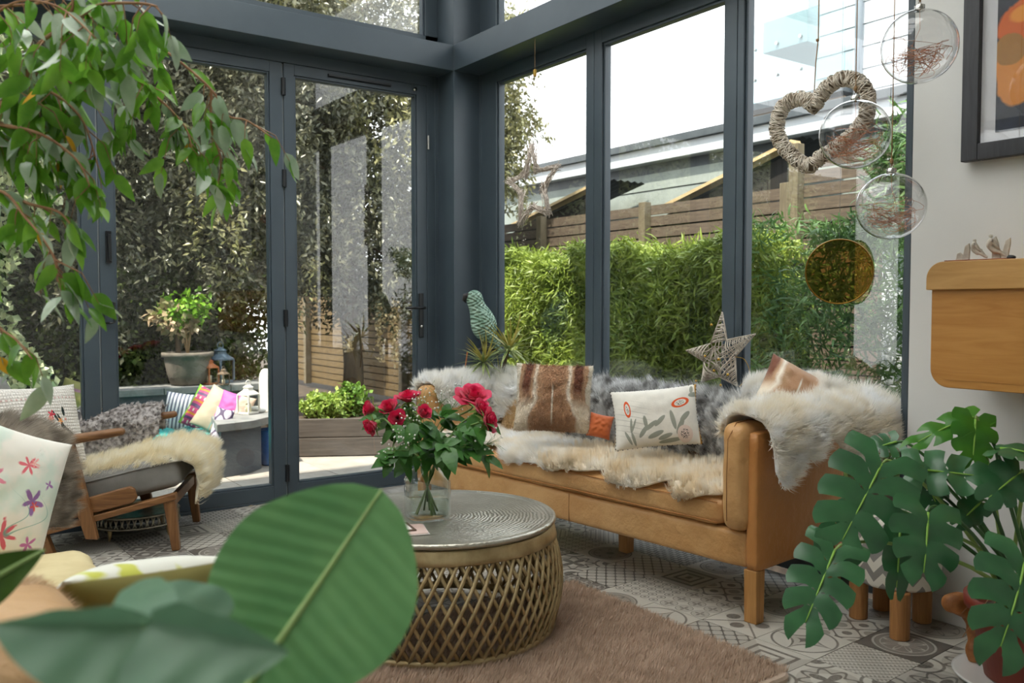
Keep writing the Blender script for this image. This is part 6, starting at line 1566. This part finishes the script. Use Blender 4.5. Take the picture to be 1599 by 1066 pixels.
MB().span((-.020, y0-fw, zb+fw), (-.018, y1_+fw, zt2-fw)).build('glass', pane_mat('picture_glass', (.99, .99, .99), 1.3), pf)
# cabinet
M_CAB = mat('honey_oak', '#ae7431', '#c28a45', scale=3.5, rough=.45, st=(1, .9, 9), dist=1.4, lo=.3, hi=.7, bump=.05, bscale=6); M_CAB2 = mat('honey_oak_lid', '#b98a4c', '#c99b5e', scale=5, rough=.45, st=(1, .9, 9), dist=1.2, lo=.3, hi=.7, bump=.05, bscale=6)
def rrect(y0, y1, z0, z1, rs, n=8):   # rs = radius at (y0,z0),(y1,z0),(y1,z1),(y0,z1)
    o_ = []
    for (cy_, cz, a0), r in zip(((y0, z0, 180), (y1, z0, 270), (y1, z1, 0), (y0, z1, 90)), rs):
        sy = 1 if cy_ == y0 else -1; sz = 1 if cz == z0 else -1
        if r == 0: o_.append((cy_, cz)); continue
        for i in range(n+1): a = math.radians(a0+90*i/n); o_.append((cy_+sy*r+r*math.cos(a), cz+sz*r+r*math.sin(a)))
    return o_
def yz_prism(o_, x0, x1):
    n = len(o_); V = [(x0, a, b) for a, b in o_]+[(x1, a, b) for a, b in o_]; return MB().add(V, [tuple(range(n)), tuple(range(n, 2*n))[::-1]]+[(i, n+i, n+(i+1) % n, (i+1) % n) for i in range(n)])
cb = empty('wall_cabinet', (-.15, -3.4, 1.0), 0, 'wall hung honey oak cabinet with rounded corners and an overhanging lid', 'cabinet')
ya, yb2 = -3.92, -3.082
yz_prism(rrect(ya+.02-(-3.4), yb2-(-3.4)-.0, .806-1.0, 1.12-1.0, (.055, .055, 0, 0)), -.14, .149).build('body', M_CAB, cb, bevel=.003)
yz_prism(rrect(ya-(-3.4), -3.072+3.4, 1.095-1.0, 1.178-1.0, (0, 0, .05, .05)), -.155, .149).build('lid', M_CAB2, cb, bevel=.003)
yz_prism(rrect(ya+.05+3.4, yb2-.012+3.4, .83-1, 1.09-1, (.045, .045, 0, 0)), -.1415, -.139).build('front_panel', M_CAB, cb)
# little stone figures on a copper sheet
M_FIGS = mat('pale_stone', '#b5ad9f', '#d6cfc2', scale=40, rough=.9, bump=.3)
zc = 1.180
pA = at_x(1488, 402, -.22); pB = at_x(1583, 392, -.22)
sh_ = MB().span((-.27, pB.y, zc), (-.17, pA.y, zc+.0025)).build('copper_sheet', mat('rough_copper', '#8a4a30', '#b5734c', scale=30, rough=.6), bevel=.0008); tag(sh_, 'thin ragged copper sheet lying on the cabinet lid under the stone figures', 'tray')
def figure(px_, lean, lab, s=1.0, flip=1):
    c = at_x(px_, 398, -.22); r = empty('stone_figure', (-.22, c.y, zc+.003), -1.2*flip, lab, 'figurine')
    me = bpy.data.meshes.new('body'); J = [((0, 0, .018), .013), ((-.002, 0, .034), .010), ((0, 0, .048), .011), ((.001, 0, .056), .005), ((.003, 0, .066), .0068),
        ((.018, .009, .030), .0065), ((.034, .010, .006), .0045), ((.018, -.009, .022), .0065), ((.040, -.010, .005), .0045),
        ((.004, .013, .050), .005), ((.014, .014, .034), .0038), ((.024, .008, .030), .003), ((.004, -.013, .050), .005), ((.012, -.015, .034), .0038), ((.022, -.012, .024), .003)]
    E = [(0, 1), (1, 2), (2, 3), (3, 4), (0, 5), (5, 6), (0, 7), (7, 8), (2, 9), (9, 10), (10, 11), (2, 12), (12, 13), (13, 14)]
    me.from_pydata([tuple(v*s for v in j[0]) for j in J], E, []); o = link('body', me, r, M_FIGS)
    sk = o.modifiers.new('k', 'SKIN'); sv = me.skin_vertices[0] if me.skin_vertices else None
    if sv is None: bm = bmesh.new(); bm.from_mesh(me); bm.verts.layers.skin.verify(); bm.to_mesh(me); bm.free(); sv = me.skin_vertices[0]
    for i, j in enumerate(J): sv.data[i].radius = (j[1]*s, j[1]*s); sv.data[i].use_root = (i == 0)
    ss_ = o.modifiers.new('s', 'SUBSURF'); ss_.levels = ss_.render_levels = 2; sk.use_smooth_shade = True
    return r
figure(1520, 0, 'left seated pale stone figure on the copper sheet, leaning back', .95)
figure(1545, 0, 'right seated pale stone figure on the copper sheet, taller and hunched', 1.1, .8)
for px_, h, w_, t, lab in ((1508, .052, .020, .10, 'narrow pale stone fin standing at the left end of the stone figures'), (1556, .068, .024, -.05, 'square pale stone slab standing behind the right stone figure'), (1568, .062, .018, .16, 'curved pale stone fin standing at the right end of the stone figures'), (1499, .026, .022, 0, 'low pale stone block at the far left of the stone figures')):
    c = at_x(px_, 398, -.205); o = MB().prism([(-w_/2, 0), (w_/2, 0), (w_*.35+t*h, h*.7), (t*h*1.4+w_*.1, h), (-w_*.35+t*h, h*.85)], -.006, .006).build('stone_slab', M_FIGS, bevel=.002, loc=(-.205, c.y, zc+.0026), rot=(0, 0, -1.3)); tag(o, lab, 'figurine')
c = at_x(1578, 395, -.2); o = MB().ball((0, 0, .007), .013, 12, (.8, 1.2, .55)).ball((0, .01, .014), .006, 8).build('dark_pebble_bird', mat('dark_slate', '#34373b', rough=.5), smooth=True, loc=(-.2, c.y, zc)); tag(o, 'small dark slate bird shape at the right end of the copper sheet', 'figurine')
